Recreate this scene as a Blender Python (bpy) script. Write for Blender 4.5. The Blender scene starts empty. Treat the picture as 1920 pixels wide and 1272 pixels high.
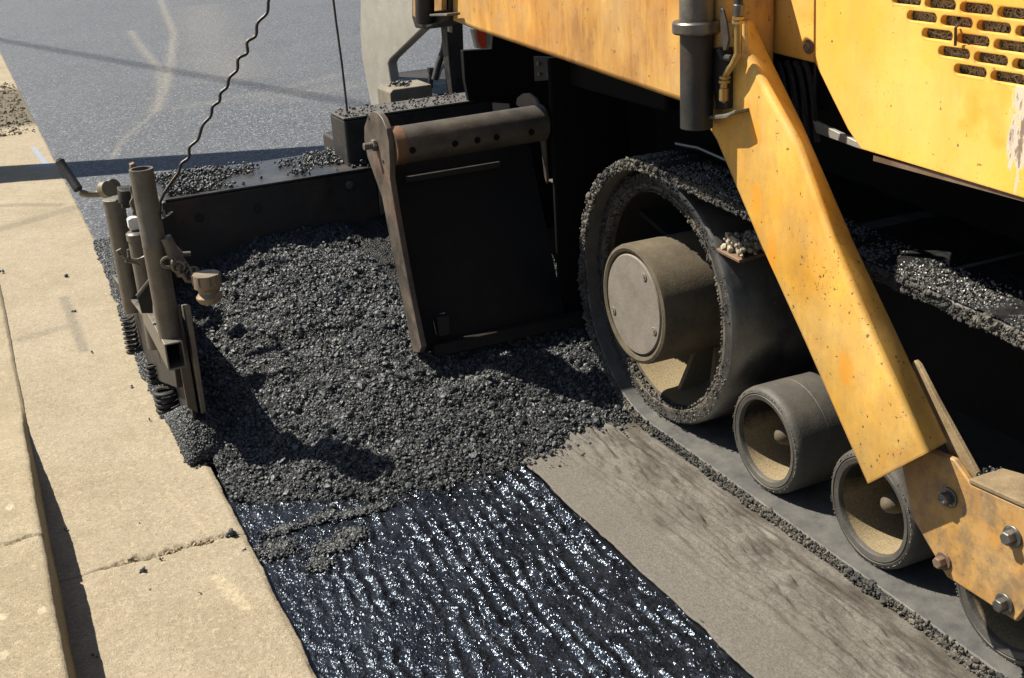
import bpy, bmesh, math, random
import numpy as np
from mathutils import Matrix, Vector
R_ = math.radians
sc = bpy.context.scene
col = sc.collection
rng = np.random.default_rng(7)

# ---------------------------------------------------------------- camera
F = 2216.8; CX, CY = 960.0, 636.0
RW = np.array([[0.9047578, -0.42213877, -0.05667618],
               [-0.20420866, -0.31315021, -0.92748896],
               [0.37378089, 0.85072663, -0.36952949]])
CAM = np.array([0, 0, 1.7])
cd = bpy.data.cameras.new('camera'); co = bpy.data.objects.new('camera', cd); col.objects.link(co)
cd.sensor_width = 36; cd.lens = 36*F/1920; cd.clip_end = 500; cd.clip_start = .05
m = Matrix.Identity(4)
for i in range(3):
    m[i][0] = RW[0][i]; m[i][1] = -RW[1][i]; m[i][2] = -RW[2][i]; m[i][3] = CAM[i]
co.matrix_world = m
sc.camera = co
# ---------------------------------------------------------------- light
L = Vector((.55, -.51, -1)).normalized()
w = bpy.data.worlds.new('World'); sc.world = w; w.use_nodes = True
nt = w.node_tree; bg = nt.nodes['Background']
sky = nt.nodes.new('ShaderNodeTexSky'); sky.sky_type = 'NISHITA'; sky.sun_disc = False
sky.sun_elevation = math.asin(-L.z); sky.sun_rotation = math.atan2(-L.x, -L.y) % (2*math.pi)
nt.links.new(sky.outputs[0], bg.inputs[0]); bg.inputs[1].default_value = .05
sd = bpy.data.lights.new('sun', 'SUN'); so = bpy.data.objects.new('sun', sd); col.objects.link(so)
sd.energy = 5.0; sd.angle = R_(.53); sd.color = (1, .93, .80)
so.rotation_euler = L.to_track_quat('-Z', 'Y').to_euler()
sc.view_settings.view_transform = 'Standard'; sc.view_settings.look = 'None'
sc.view_settings.exposure = .98; sc.view_settings.gamma = 1

# ---------------------------------------------------------------- helpers
def ray(px, py): return RW.T @ np.array([px-CX, py-CY, F])
def onX(px, py, x): d = ray(px, py); return CAM + d*x/d[0]
def onY(px, py, y): d = ray(px, py); return CAM + d*y/d[1]
def onZ(px, py, z): d = ray(px, py); return CAM + d*(z-CAM[2])/d[2]
def PX(pts, x): return [onX(a, b, x) for a, b in pts]
def PYs(pts, y): return [onY(a, b, y) for a, b in pts]

class MB:
    def __init__(s): s.v = []; s.f = []
    def add(s, v, f):
        o = len(s.v); s.v += [tuple(map(float, p)) for p in v]; s.f += [tuple(o+i for i in q) for q in f]; return s
    def prism(s, pts, d):
        """outline (list of 3D points) pushed along d"""
        pts = [np.array(p, float) for p in pts]; d = np.array(d, float); n = len(pts)
        v = pts+[p+d for p in pts]
        nrm = sum(np.cross(pts[i]-pts[0], pts[(i+1) % n]-pts[0]) for i in range(n))
        if nrm @ d > 0: f = [tuple(range(n))[::-1], tuple(range(n, 2*n))]+[(i, (i+1) % n, n+(i+1) % n, n+i) for i in range(n)]
        else: f = [tuple(range(n)), tuple(range(n, 2*n))[::-1]]+[(i, n+i, n+(i+1) % n, (i+1) % n) for i in range(n)]
        return s.add(v, f)
    def box(s, lo, hi):
        x0, y0, z0 = lo; x1, y1, z1 = hi
        return s.prism([(x0, y0, z0), (x1, y0, z0), (x1, y1, z0), (x0, y1, z0)], (0, 0, z1-z0))
    def tube(s, path, r, n=12, cap=True):
        P = [np.array(p, float) for p in path]; k = len(P)
        rr = r if hasattr(r, '__len__') else [r]*k
        T = [P[min(i+1, k-1)]-P[max(i-1, 0)] for i in range(k)]
        T = [t/np.linalg.norm(t) for t in T]
        a = np.array([0, 0, 1.]) if abs(T[0][2]) < .9 else np.array([1., 0, 0])
        u = np.cross(T[0], a); u /= np.linalg.norm(u)
        v = []
        for i in range(k):
            u = u-T[i]*(u@T[i]); u /= np.linalg.norm(u); b = np.cross(T[i], u)
            for j in range(n):
                t = 2*math.pi*j/n; v.append(P[i]+rr[i]*(math.cos(t)*u+math.sin(t)*b))
        f = [(i*n+j, i*n+(j+1) % n, (i+1)*n+(j+1) % n, (i+1)*n+j) for i in range(k-1) for j in range(n)]
        if cap: f += [tuple(range(n))[::-1], tuple(range((k-1)*n, k*n))]
        return s.add(v, f)
    def lathe(s, prof, c, axis='X', n=72, closed=False, caps=(1, 1)):
        """prof: (r, a) along axis; c: centre point"""
        ax = 'XYZ'.index(axis); e = np.eye(3); A = e[ax]; U = e[(ax+1) % 3]; V = e[(ax+2) % 3]
        c = np.array(c, float); v = []; k = len(prof)
        for r, a in prof:
            for j in range(n):
                t = 2*math.pi*j/n; v.append(c+A*a+r*(math.cos(t)*U+math.sin(t)*V))
        f = [(i*n+j, i*n+(j+1) % n, ((i+1) % k)*n+(j+1) % n, ((i+1) % k)*n+j) for i in range(k if closed else k-1) for j in range(n)]
        if not closed:
            if caps[0] and prof[0][0] > 1e-6: f.append(tuple(range(n))[::-1])
            if caps[1] and prof[-1][0] > 1e-6: f.append(tuple(range((k-1)*n, k*n)))
        return s.add(v, f)
    def hexbolt(s, c, axis='X', r=.014, h=.014, sign=-1, washer=1.7):
        c = np.array(c, float)
        if washer: s.lathe([(r*washer, 0), (r*washer, sign*.004)], c, axis, 20)
        return s.lathe([(r, sign*.003), (r, sign*(h-.002)), (r*.85, sign*h)], c, axis, 6)
    def helix(s, c, r, z0, z1, turns, wire, n=8):
        k = int(turns*16)
        P = [(c[0]+r*math.cos(2*math.pi*turns*i/k), c[1]+r*math.sin(2*math.pi*turns*i/k), z0+(z1-z0)*i/k) for i in range(k+1)]
        return s.tube(P, wire, n)

def finish(me, smooth=35):
    bm = bmesh.new(); bm.from_mesh(me)
    bmesh.ops.remove_doubles(bm, verts=bm.verts, dist=1e-6)
    bmesh.ops.recalc_face_normals(bm, faces=bm.faces); bm.to_mesh(me); bm.free()
    me.shade_smooth(); me.set_sharp_from_angle(angle=R_(smooth))

def link(name, me, mat, parent=None):
    o = bpy.data.objects.new(name, me); col.objects.link(o)
    if mat: me.materials.append(mat)
    if parent:
        o.parent = parent; o.matrix_parent_inverse = parent.matrix_world.inverted()
    return o
def part(name, mb, mat, parent=None, bevel=0, seg=2, smooth=35, label=None, ang=30):
    me = bpy.data.meshes.new(name); me.from_pydata(mb.v, [], mb.f); finish(me, smooth)
    o = link(name, me, mat, parent)
    if bevel:
        b = o.modifiers.new('bevel', 'BEVEL'); b.width = bevel; b.segments = seg; b.limit_method = 'ANGLE'; b.angle_limit = R_(ang)
    if label: o['label'] = label
    return o
def arr_mesh(name, V, Fc, mat, parent=None, smooth=False, attr=None):
    V = np.asarray(V, np.float32); Fc = np.asarray(Fc, np.int32); k = Fc.shape[1]
    me = bpy.data.meshes.new(name)
    me.vertices.add(len(V)); me.vertices.foreach_set('co', V.ravel())
    me.loops.add(Fc.size); me.loops.foreach_set('vertex_index', Fc.ravel())
    me.polygons.add(len(Fc)); me.polygons.foreach_set('loop_start', np.arange(0, Fc.size, k, dtype=np.int32))
    me.polygons.foreach_set('use_smooth', np.full(len(Fc), smooth))
    me.update(calc_edges=True)
    if attr is not None:
        a = me.color_attributes.new('marks', 'FLOAT_COLOR', 'POINT'); a.data.foreach_set('color', np.asarray(attr, np.float32).ravel())
    return link(name, me, mat, parent)
def tag(o, label=None, cat=None, group=None, kind=None):
    if label: o['label'] = label
    if cat: o['category'] = cat
    if group: o['group'] = group
    if kind: o['kind'] = kind
    return o
def empty(name, loc):
    o = bpy.data.objects.new(name, None); col.objects.link(o); o.location = loc; o.empty_display_size = .1
    o.matrix_world = Matrix.Translation(loc); return o

# numpy noise
def vnoise(x, y, seed=0):
    xi = np.floor(x).astype(np.int64); yi = np.floor(y).astype(np.int64); fx = x-xi; fy = y-yi
    def h(a, b):
        n = (a*374761393+b*668265263+seed*982451653) & 0x7fffffff
        n = ((n ^ (n >> 13))*1274126177) & 0x7fffffff
        return ((n ^ (n >> 16)) & 0xffff)/65535.0
    sx = fx*fx*(3-2*fx); sy = fy*fy*(3-2*fy)
    return (h(xi, yi)*(1-sx)+h(xi+1, yi)*sx)*(1-sy)+(h(xi, yi+1)*(1-sx)+h(xi+1, yi+1)*sx)*sy
def fbm(x, y, s, oct=4, seed=0, g=.5):
    t = 0; a = 1; n = 0
    for i in range(oct):
        t = t+a*(vnoise(x*s, y*s, seed+i*17)-.5); n += a; a *= g; s *= 2.03
    return t/n*2
def sstep(a, b, x):
    t = np.clip((x-a)/(b-a), 0, 1); return t*t*(3-2*t)
def grid(xs, ys):
    X, Y = np.meshgrid(xs, ys); nx, ny = len(xs), len(ys)
    i = (np.arange(ny-1)[:, None]*nx+np.arange(nx-1)[None]).ravel()
    return X, Y, np.stack([i, i+1, i+nx+1, i+nx], 1)
# stones
def _ico():
    t = (1+5**.5)/2
    v = np.array([(-1, t, 0), (1, t, 0), (-1, -t, 0), (1, -t, 0), (0, -1, t), (0, 1, t), (0, -1, -t), (0, 1, -t), (t, 0, -1), (t, 0, 1), (-t, 0, -1), (-t, 0, 1)])
    f = np.array([(0, 11, 5), (0, 5, 1), (0, 1, 7), (0, 7, 10), (0, 10, 11), (1, 5, 9), (5, 11, 4), (11, 10, 2), (10, 7, 6), (7, 1, 8), (3, 9, 4), (3, 4, 2), (3, 2, 6), (3, 6, 8), (3, 8, 9), (4, 9, 5), (2, 4, 11), (6, 2, 10), (8, 6, 7), (9, 8, 1)])
    return v/np.linalg.norm(v[0]), f
IV, IF = _ico()
def stones(P, r):
    P = np.asarray(P, float); N = len(P); r = np.asarray(r, float)
    J = IV[None]*(1+rng.uniform(-.28, .28, (N, 12, 1)))
    J = J*rng.uniform(.6, 1.2, (N, 1, 3))
    q = rng.normal(size=(N, 4)); q /= np.linalg.norm(q, axis=1)[:, None]
    a, b, c, d = q.T
    M = np.stack([1-2*(c*c+d*d), 2*(b*c-a*d), 2*(b*d+a*c), 2*(b*c+a*d), 1-2*(b*b+d*d), 2*(c*d-a*b), 2*(b*d-a*c), 2*(c*d+a*b), 1-2*(b*b+c*c)], 1).reshape(N, 3, 3)
    V = np.einsum('nij,nkj->nki', M, J)*r[:, None, None]+P[:, None]
    Fc = (IF[None]+12*np.arange(N)[:, None, None]).reshape(-1, 3)
    return V.reshape(-1, 3), Fc

# ---------------------------------------------------------------- materials
class Mat:
    def __init__(s, name, rough=.6, metal=0, spec=.5):
        s.m = bpy.data.materials.new(name); s.m.use_nodes = True; s.t = s.m.node_tree; s.n = s.t.nodes
        s.b = s.n['Principled BSDF']; s.b.inputs['Roughness'].default_value = rough; s.b.inputs['Metallic'].default_value = metal
        s.b.inputs['Specular IOR Level'].default_value = spec
        s.tc = s.n.new('ShaderNodeTexCoord').outputs['Object']
    def lk(s, v, inp):
        if isinstance(v, bpy.types.NodeSocket): s.t.links.new(v, inp)
        elif isinstance(v, tuple) and len(v) == 3 and inp.type == 'RGBA': inp.default_value = (*v, 1)
        else: inp.default_value = v
    def map(s, sc=(1, 1, 1), rot=(0, 0, 0)):
        n = s.n.new('ShaderNodeMapping'); s.lk(s.tc, n.inputs[0]); n.inputs['Scale'].default_value = sc; n.inputs['Rotation'].default_value = rot; return n.outputs[0]
    def noise(s, scale, detail=4, rough=.55, vec=None, dist=0):
        n = s.n.new('ShaderNodeTexNoise'); s.lk(vec or s.tc, n.inputs['Vector']); n.inputs['Scale'].default_value = scale
        n.inputs['Detail'].default_value = detail; n.inputs['Roughness'].default_value = rough; n.inputs['Distortion'].default_value = dist; return n.outputs['Fac']
    def voro(s, scale, out='Distance', vec=None, feature='F1', rand=1):
        n = s.n.new('ShaderNodeTexVoronoi'); s.lk(vec or s.tc, n.inputs['Vector']); n.inputs['Scale'].default_value = scale; n.feature = feature
        n.inputs['Randomness'].default_value = rand; return n.outputs[out]
    def ramp(s, f, a, b, c0=(0, 0, 0), c1=(1, 1, 1)):
        n = s.n.new('ShaderNodeValToRGB'); s.lk(f, n.inputs[0]); e = n.color_ramp.elements
        e[0].position = a; e[1].position = b; e[0].color = (*c0, 1); e[1].color = (*c1, 1); return n.outputs[0]
    def mix(s, f, a, b, mode='MIX'):
        n = s.n.new('ShaderNodeMix'); n.data_type = 'RGBA'; n.blend_type = mode
        s.lk(f, n.inputs[0]); s.lk(a, n.inputs[6]); s.lk(b, n.inputs[7]); return n.outputs[2]
    def math(s, op, a, b=0.0, clamp=False):
        n = s.n.new('ShaderNodeMath'); n.operation = op; n.use_clamp = clamp; s.lk(a, n.inputs[0]); s.lk(b, n.inputs[1]); return n.outputs[0]
    def sep(s, v, i):
        n = s.n.new('ShaderNodeSeparateXYZ'); s.lk(v, n.inputs[0]); return n.outputs[i]
    def attr(s, name):
        n = s.n.new('ShaderNodeVertexColor'); n.layer_name = name; return n
    def bump(s, h, dist, strength=1, prev=None):
        n = s.n.new('ShaderNodeBump'); s.lk(h, n.inputs['Height']); n.inputs['Distance'].default_value = dist; n.inputs['Strength'].default_value = strength
        if prev: s.lk(prev, n.inputs['Normal'])
        return n.outputs[0]
    def done(s, colr=None, rough=None, nrm=None, metal=None):
        if colr is not None: s.lk(colr, s.b.inputs['Base Color'])
        if rough is not None: s.lk(rough, s.b.inputs['Roughness'])
        if nrm is not None: s.lk(nrm, s.b.inputs['Normal'])
        if metal is not None: s.lk(metal, s.b.inputs['Metallic'])
        return s.m

def make_yellow(name, dirt=.0, rustbias=0.0, base=(.80, .385, .028), worn=None, spots=(), rusty=0, alt=(.86, .55, .15), grime=0):
    M = Mat(name, .45)
    c = M.mix(M.ramp(M.noise(2.3, 6, .65), .35, .7), base, alt)
    c = M.mix(M.math('MULTIPLY', M.ramp(M.noise(6.5, 3, .5), .58, .72), .8), c, (.82, .32, .015))          # deep orange patches
    st = M.noise(5, 5, .6, M.map((1, 2.0, .5)))
    c = M.mix(M.math('MULTIPLY', M.ramp(st, .44-dirt*.14, .74), .25+dirt*.6), c, (.34, .15, .03))            # drip stains
    dust = M.noise(9, 6, .65)
    c = M.mix(M.math('MULTIPLY', M.ramp(dust, .44-.06*dirt, .72), .22+dirt*.45), c, (.42, .30, .16))
    chips = M.ramp(M.noise(46, 4, .6), .69-rustbias, .72-rustbias)
    c = M.mix(chips, c, (.20, .11, .06))
    pits = M.ramp(M.voro(26), .06, .10, (1, 1, 1), (0, 0, 0))
    pm = M.ramp(M.noise(4, 2), .52, .6)
    c = M.mix(M.math('MULTIPLY', pits, pm), c, (.16, .10, .07))
    specks = M.ramp(M.noise(160, 2, .5), .70, .74)
    c = M.mix(M.math('MULTIPLY', specks, .6), c, (.28, .16, .06))
    gn = M.n.new('ShaderNodeNewGeometry'); bv = M.n.new('ShaderNodeBevel'); bv.samples = 4; bv.inputs[0].default_value = .009
    dp = M.n.new('ShaderNodeVectorMath'); dp.operation = 'DOT_PRODUCT'; M.lk(bv.outputs[0], dp.inputs[0]); M.lk(gn.outputs['True Normal'], dp.inputs[1])
    ew = M.math('ADD', M.math('MULTIPLY', M.math('SUBTRACT', 1.0, dp.outputs['Value']), 4.0), M.math('MULTIPLY', M.math('SUBTRACT', M.noise(55, 6, .75), .5), 1.6))
    c = M.mix(M.math('MULTIPLY', M.ramp(ew, .38, .55), .8), c, (.15, .085, .045))                           # worn edges
    scr_ = M.noise(5, 3, .5, M.map((1, 30, 3.5), (.55, 0, 0))); sm = M.ramp(M.noise(3.3, 4), .48, .62)
    c = M.mix(M.math('MULTIPLY', M.math('MULTIPLY', M.ramp(scr_, .69, .73), sm), .75), c, (.62, .50, .34))  # scratches
    sp_ = M.ramp(M.math('ADD', M.noise(95, 4, .7), M.math('MULTIPLY', M.noise(3.1, 3), .35)), .855, .88)
    c = M.mix(sp_, c, (.02, .017, .014))                                                                    # tar splashes
    gr = M.ramp(M.noise(2.6, 8, .72, M.map((1, 1.6, .5))), .50, .72)
    c = M.mix(M.math('MULTIPLY', gr, .28+dirt*.35), c, (.30, .17, .06))
    if worn:                                                                                                # bare scraped patch
        y0, z0, ry, rz = worn
        yy = M.math('DIVIDE', M.math('SUBTRACT', M.sep(M.tc, 1), y0), ry); zz = M.math('DIVIDE', M.math('SUBTRACT', M.sep(M.tc, 2), z0), rz)
        d = M.math('ADD', M.math('MULTIPLY', yy, yy), M.math('MULTIPLY', zz, zz))
        d = M.math('ADD', d, M.math('MULTIPLY', M.math('SUBTRACT', M.noise(75, 8, .75, M.map((1, 1, .28))), .5), 5.0))
        c = M.mix(M.ramp(d, .55, .8, (1, 1, 1), (0, 0, 0)), c, (.62, .52, .42))
        c = M.mix(M.ramp(d, .0, .25, (1, 1, 1), (0, 0, 0)), c, (.24, .17, .12))
    r = M.ramp(dust, .3, .8, (.38,)*3, (.7,)*3)
    if grime:                                                                                               # caked grey-brown grime
        gm = M.math('ADD', M.noise(11, 8, .72), M.math('MULTIPLY', M.noise(48, 5, .75), .35))
        c = M.mix(M.math('MULTIPLY', M.ramp(gm, .60, .80), grime), c, (.17, .125, .075))
        c = M.mix(M.math('MULTIPLY', M.ramp(M.noise(70, 5, .75), .60, .68), grime*.8), c, (.09, .06, .035))
    if rusty:                                                                                               # rust-brown runs
        rn = M.math('ADD', M.noise(3.0, 7, .65, M.map((1, 1.2, .75))), M.math('MULTIPLY', M.noise(24, 5, .7, M.map((1, 1.6, .35))), .45))
        c = M.mix(M.math('MULTIPLY', M.ramp(rn, .60, .86), rusty), c, (.36, .155, .035))
        c = M.mix(M.math('MULTIPLY', M.ramp(rn, .82, .98), rusty), c, (.17, .075, .025))
    for (sy_, sz_, ry_, rz_) in spots:
        yy = M.math('DIVIDE', M.math('SUBTRACT', M.sep(M.tc, 1), sy_), ry_); zz = M.math('DIVIDE', M.math('SUBTRACT', M.sep(M.tc, 2), sz_), rz_)
        d = M.math('ADD', M.math('ADD', M.math('MULTIPLY', yy, yy), M.math('MULTIPLY', zz, zz)), M.math('MULTIPLY', M.math('SUBTRACT', M.noise(14, 5, .6), .5), 1.2))
        c = M.mix(M.ramp(d, .3, 1.2, (.6, .6, .6), (0, 0, 0)), c, (.84, .33, .02))
    h = M.math('ADD', M.math('MULTIPLY', chips, -.6), M.math('MULTIPLY', M.noise(60, 4), .25))
    n = M.bump(h, .0015, .6)
    n = M.bump(M.noise(3.5, 2), .012, .5, n)
    return M.done(c, r, n)

def make_steel(name, c0, c1, rust=.35, rough=(.35, .7), metal=.3, sc=18, bump=.0012, rustc=(.16, .075, .035)):
    M = Mat(name)
    a = M.noise(sc, 6, .6); b = M.noise(sc*.25, 4, .6, None, .4)
    c = M.mix(M.ramp(a, .3, .72), c0, c1)
    c = M.mix(M.math('MULTIPLY', M.ramp(b, .5, .72), rust), c, rustc)
    c = M.mix(M.math('MULTIPLY', M.ramp(M.noise(sc*9, 2), .66, .72), .5), c, tuple(min(1, v*1.7) for v in c1))
    return M.done(c, M.ramp(a, .3, .75, (rough[0],)*3, (rough[1],)*3), M.bump(M.math('ADD', M.noise(sc*6, 5), M.math('MULTIPLY', a, 2)), bump, .6), metal)

def make_dusty(name, dark, dust, bias=.5, rough=.8, scale=7):
    M = Mat(name, rough)
    f = M.noise(scale, 7, .68); g = M.noise(230, 3, .6)
    k = M.ramp(M.math('ADD', f, M.math('MULTIPLY', M.math('SUBTRACT', g, .5), .25)), bias-.2, bias+.2)
    return M.done(M.mix(k, dark, dust), None, M.bump(M.math('ADD', g, M.noise(40, 4)), .002, .5))

YEL = make_yellow('yellow_paint', 0)
YELP = make_yellow('yellow_panel_paint', -.15, worn=(1.588, 1.19, .030, .10), base=(.82, .435, .042))
YELA = make_yellow('yellow_arm_paint', .3, .022, grime=.18, spots=[(*onX(1422, 372, 1.62)[1:], .022, .05), (*onX(1452, 470, 1.62)[1:], .022, .06), (*onX(1590, 690, 1.62)[1:], .03, .045), (*onX(1420, 250, 1.62)[1:], .02, .04)])
YELD = make_yellow('yellow_dirty_paint', 1.0, .035, base=(.76, .35, .035), rusty=.6, grime=.1)
YELB = make_yellow('yellow_dusty_paint', 1.1, .0, base=(.60, .33, .045), alt=(.42, .29, .12), rusty=.5, grime=.9)
STEEL = make_steel('worn_steel', (.092, .083, .070), (.175, .158, .130), .3)
BLK = make_steel('black_steel', (.012, .012, .012), (.03, .028, .026), .25, (.4, .75), .1)
BLKR = make_steel('black_rusty_steel', (.008, .008, .008), (.024, .021, .019), .5, (.5, .85), .1, 10, .0012, (.06, .03, .015))
WHEELS = make_steel('wheel_steel', (.15, .145, .14), (.30, .29, .27), .25, (.30, .5), .9, 9, .0008, (.12, .09, .06))
SHINE = make_steel('polished_steel', (.10, .095, .088), (.2, .19, .175), .2, (.28, .5), .75, 14, .0008)
GREY = make_steel('grey_painted_steel', (.24, .23, .20), (.33, .32, .285), .15, (.4, .6), .15, 6, .0008, (.26, .2, .12))
BODY = make_steel('dark_chassis', (.004, .004, .004), (.009, .008, .008), .3, (.8, .95), 0, 8, .001, (.02, .012, .007)); BODY.node_tree.nodes['Principled BSDF'].inputs['Specular IOR Level'].default_value = .15
GREASE = make_steel('greasy_black_plate', (.0035, .0035, .004), (.010, .009, .009), .5, (.5, .8), 0, 7, .001, (.035, .016, .008)); GREASE.node_tree.nodes['Principled BSDF'].inputs['Specular IOR Level'].default_value = .3
RUSTD = make_steel('rusty_plate', (.11, .07, .045), (.22, .15, .10), .6, (.5, .8), .2, 12, .001, (.25, .10, .04))
BRASS = make_steel('brass', (.30, .19, .07), (.48, .33, .14), .3, (.3, .5), .7, 30, .0004, (.2, .12, .05))
RUB = make_dusty('roller_rubber', (.045, .042, .038), (.10, .088, .068), .55, .62, 9)
DUST = make_dusty('dusty_recess', (.10, .075, .045), (.26, .20, .115), .42, .9, 10)
def shaded_dust(name, z0, z1):  # tan dust low down; the shaded upper inside is painted black
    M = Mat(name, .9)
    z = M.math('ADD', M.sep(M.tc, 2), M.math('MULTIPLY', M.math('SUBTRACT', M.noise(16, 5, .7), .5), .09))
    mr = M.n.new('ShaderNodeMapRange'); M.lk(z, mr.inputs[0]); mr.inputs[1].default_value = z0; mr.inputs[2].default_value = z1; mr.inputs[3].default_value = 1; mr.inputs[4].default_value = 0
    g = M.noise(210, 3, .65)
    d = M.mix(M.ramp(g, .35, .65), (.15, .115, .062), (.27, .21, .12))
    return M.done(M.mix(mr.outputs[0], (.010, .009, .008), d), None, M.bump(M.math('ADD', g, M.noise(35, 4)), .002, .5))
SHADEDUSTW = shaded_dust('wheel_dust_painted_shade', .24, .34); SHADEDUSTR = shaded_dust('roller_dust_painted_shade', .14, .19)
HUB = make_dusty('hub_dust', (.12, .105, .085), (.20, .175, .145), .42, .8, 12)
HUBB = make_dusty('hub_drum_dust', (.055, .042, .026), (.125, .098, .060), .5, .85, 12)
DUSTY2 = make_dusty('lip_grime', (.03, .028, .025), (.13, .11, .08), .5, .9, 20)
DUSTY = make_dusty('dusty_yellow', (.13, .085, .035), (.30, .22, .12), .45, .8, 14)
BELT = make_dusty('belt_rubber', (.05, .05, .05), (.115, .11, .10), .5, .65, 14)
HOSE = make_dusty('hose_rubber', (.015, .015, .015), (.06, .05, .04), .62, .55, 20)
def simple(name, c, rough=.5, metal=0, bump=.0006, var=.7):
    M = Mat(name, rough, metal)
    return M.done(M.mix(M.noise(25, 5), tuple(v*var for v in c), c), None, M.bump(M.noise(90, 4), bump, .5))
WHITE = simple('white_plastic', (.75, .74, .70), .35)
RED = simple('red_reflector', (.9, .10, .03), .35)
PALE = simple('pale_strip', (.62, .52, .42), .5)
STRAW = simple('dry_straw', (.33, .29, .21), .8)
WIRE = make_steel('wire_steel', (.03, .028, .026), (.07, .06, .05), .5, (.4, .6), .4, 40)
STONEW = make_dusty('pale_stones', (.16, .14, .11), (.42, .36, .26), .45, .85, 30)

# hot mix: bitumen coated crushed stone
M = Mat('hot_mix', .4)
oi = M.n.new('ShaderNodeNewGeometry').outputs['Random Per Island']
c = M.mix(M.ramp(oi, .3, 1), (.010, .011, .0125), (.072, .079, .086))
c = M.mix(M.ramp(oi, .965, .985), c, (.16, .165, .155))
g = M.noise(420, 3, .6)
MIX = M.done(M.mix(M.math('MULTIPLY', g, .5), c, (.045, .048, .048)), M.ramp(M.noise(90, 3), .3, .7, (.30,)*3, (.55,)*3), M.bump(g, .0016, .8))
M = Mat('dusty_mix', .8)
oi = M.n.new('ShaderNodeNewGeometry').outputs['Random Per Island']
c = M.mix(oi, (.030, .028, .025), (.14, .125, .10)); c = M.mix(M.ramp(M.noise(6, 4), .45, .6), c, (.035, .034, .032))
MIXD = M.done(c, None, M.bump(M.noise(300, 3), .0015, .7))
M = Mat('tar_grit', .28)
TARG = M.done(M.mix(M.n.new('ShaderNodeNewGeometry').outputs['Random Per Island'], (.02, .02, .02), (.17, .165, .155)), None, M.bump(M.noise(300, 3), .001, .6))
M = Mat('hot_mix_fines', .5)
v = M.voro(170); n1 = M.noise(300, 4)
MIXB = M.done(M.mix(M.ramp(n1, .3, .7), (.005, .006, .007), (.018, .02, .021)), .42, M.bump(M.math('ADD', v, n1), .006, 1))

# tack coat on milled road: wet bitumen
M = Mat('wet_tack_coat', .12, spec=.6)
n1 = M.noise(190, 5, .65); n2 = M.noise(14, 4); v1 = M.voro(230)
big = M.noise(60, 4, .6)
c = M.mix(M.ramp(n2, .4, .7), (.004, .0045, .006), (.014, .016, .020))
rg = M.mix(M.ramp(M.sep(M.tc, 0), .55, .95), M.ramp(n1, .35, .7, (.20,)*3, (.40,)*3), M.ramp(n1, .35, .7, (.10,)*3, (.28,)*3))
nn = M.bump(n1, .0012, .6)
M.b.inputs['Specular Tint'].default_value = (.64, .78, 1, 1)
TACK = M.done(c, rg, nn)

# paving fabric
M = Mat('paving_fabric', .95, spec=.2)
fib = M.noise(260, 4, .7, M.map((1, .5, 1), (0, 0, .6))); f2 = M.noise(5, 5, .6, M.map((2.2, .5, 1)))
c = M.mix(M.ramp(fib, .3, .7), (.072, .066, .057), (.178, .163, .142))
edge = M.ramp(M.math('ADD', M.sep(M.tc, 0), M.math('MULTIPLY', f2, .35)), 1.66/2, 1.95/2)
sx = M.n.new('ShaderNodeMapRange'); M.lk(M.math('ADD', M.sep(M.tc, 0), M.math('MULTIPLY', M.math('SUBTRACT', f2, .5), .5)), sx.inputs[0])
sx.inputs[1].default_value = 1.45; sx.inputs[2].default_value = 1.72
blot = M.math('MULTIPLY', sx.outputs[0], M.ramp(M.noise(8, 5, .65, M.map((2.5, .8, 1))), .42, .62))
c = M.mix(M.math('MULTIPLY', blot, .8), c, (.045, .038, .030))
sc2 = M.ramp(M.noise(26, 6, .75, M.map((2.2, .35, 1))), .56, .70)
c = M.mix(M.math('MULTIPLY', M.math('MULTIPLY', sc2, sx.outputs[0]), .6), c, (.25, .23, .20))
sd2 = M.ramp(M.noise(13, 6, .75, M.map((2.4, .3, 1))), .52, .66)
c = M.mix(M.math('MULTIPLY', M.math('MULTIPLY', sd2, sx.outputs[0]), .65), c, (.04, .034, .028))
c = M.mix(M.math('MULTIPLY', M.ramp(M.noise(3, 3), .45, .7), .25), c, (.10, .09, .075))
FAB = M.done(c, .95, M.bump(fib, .0022, .7))

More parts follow.
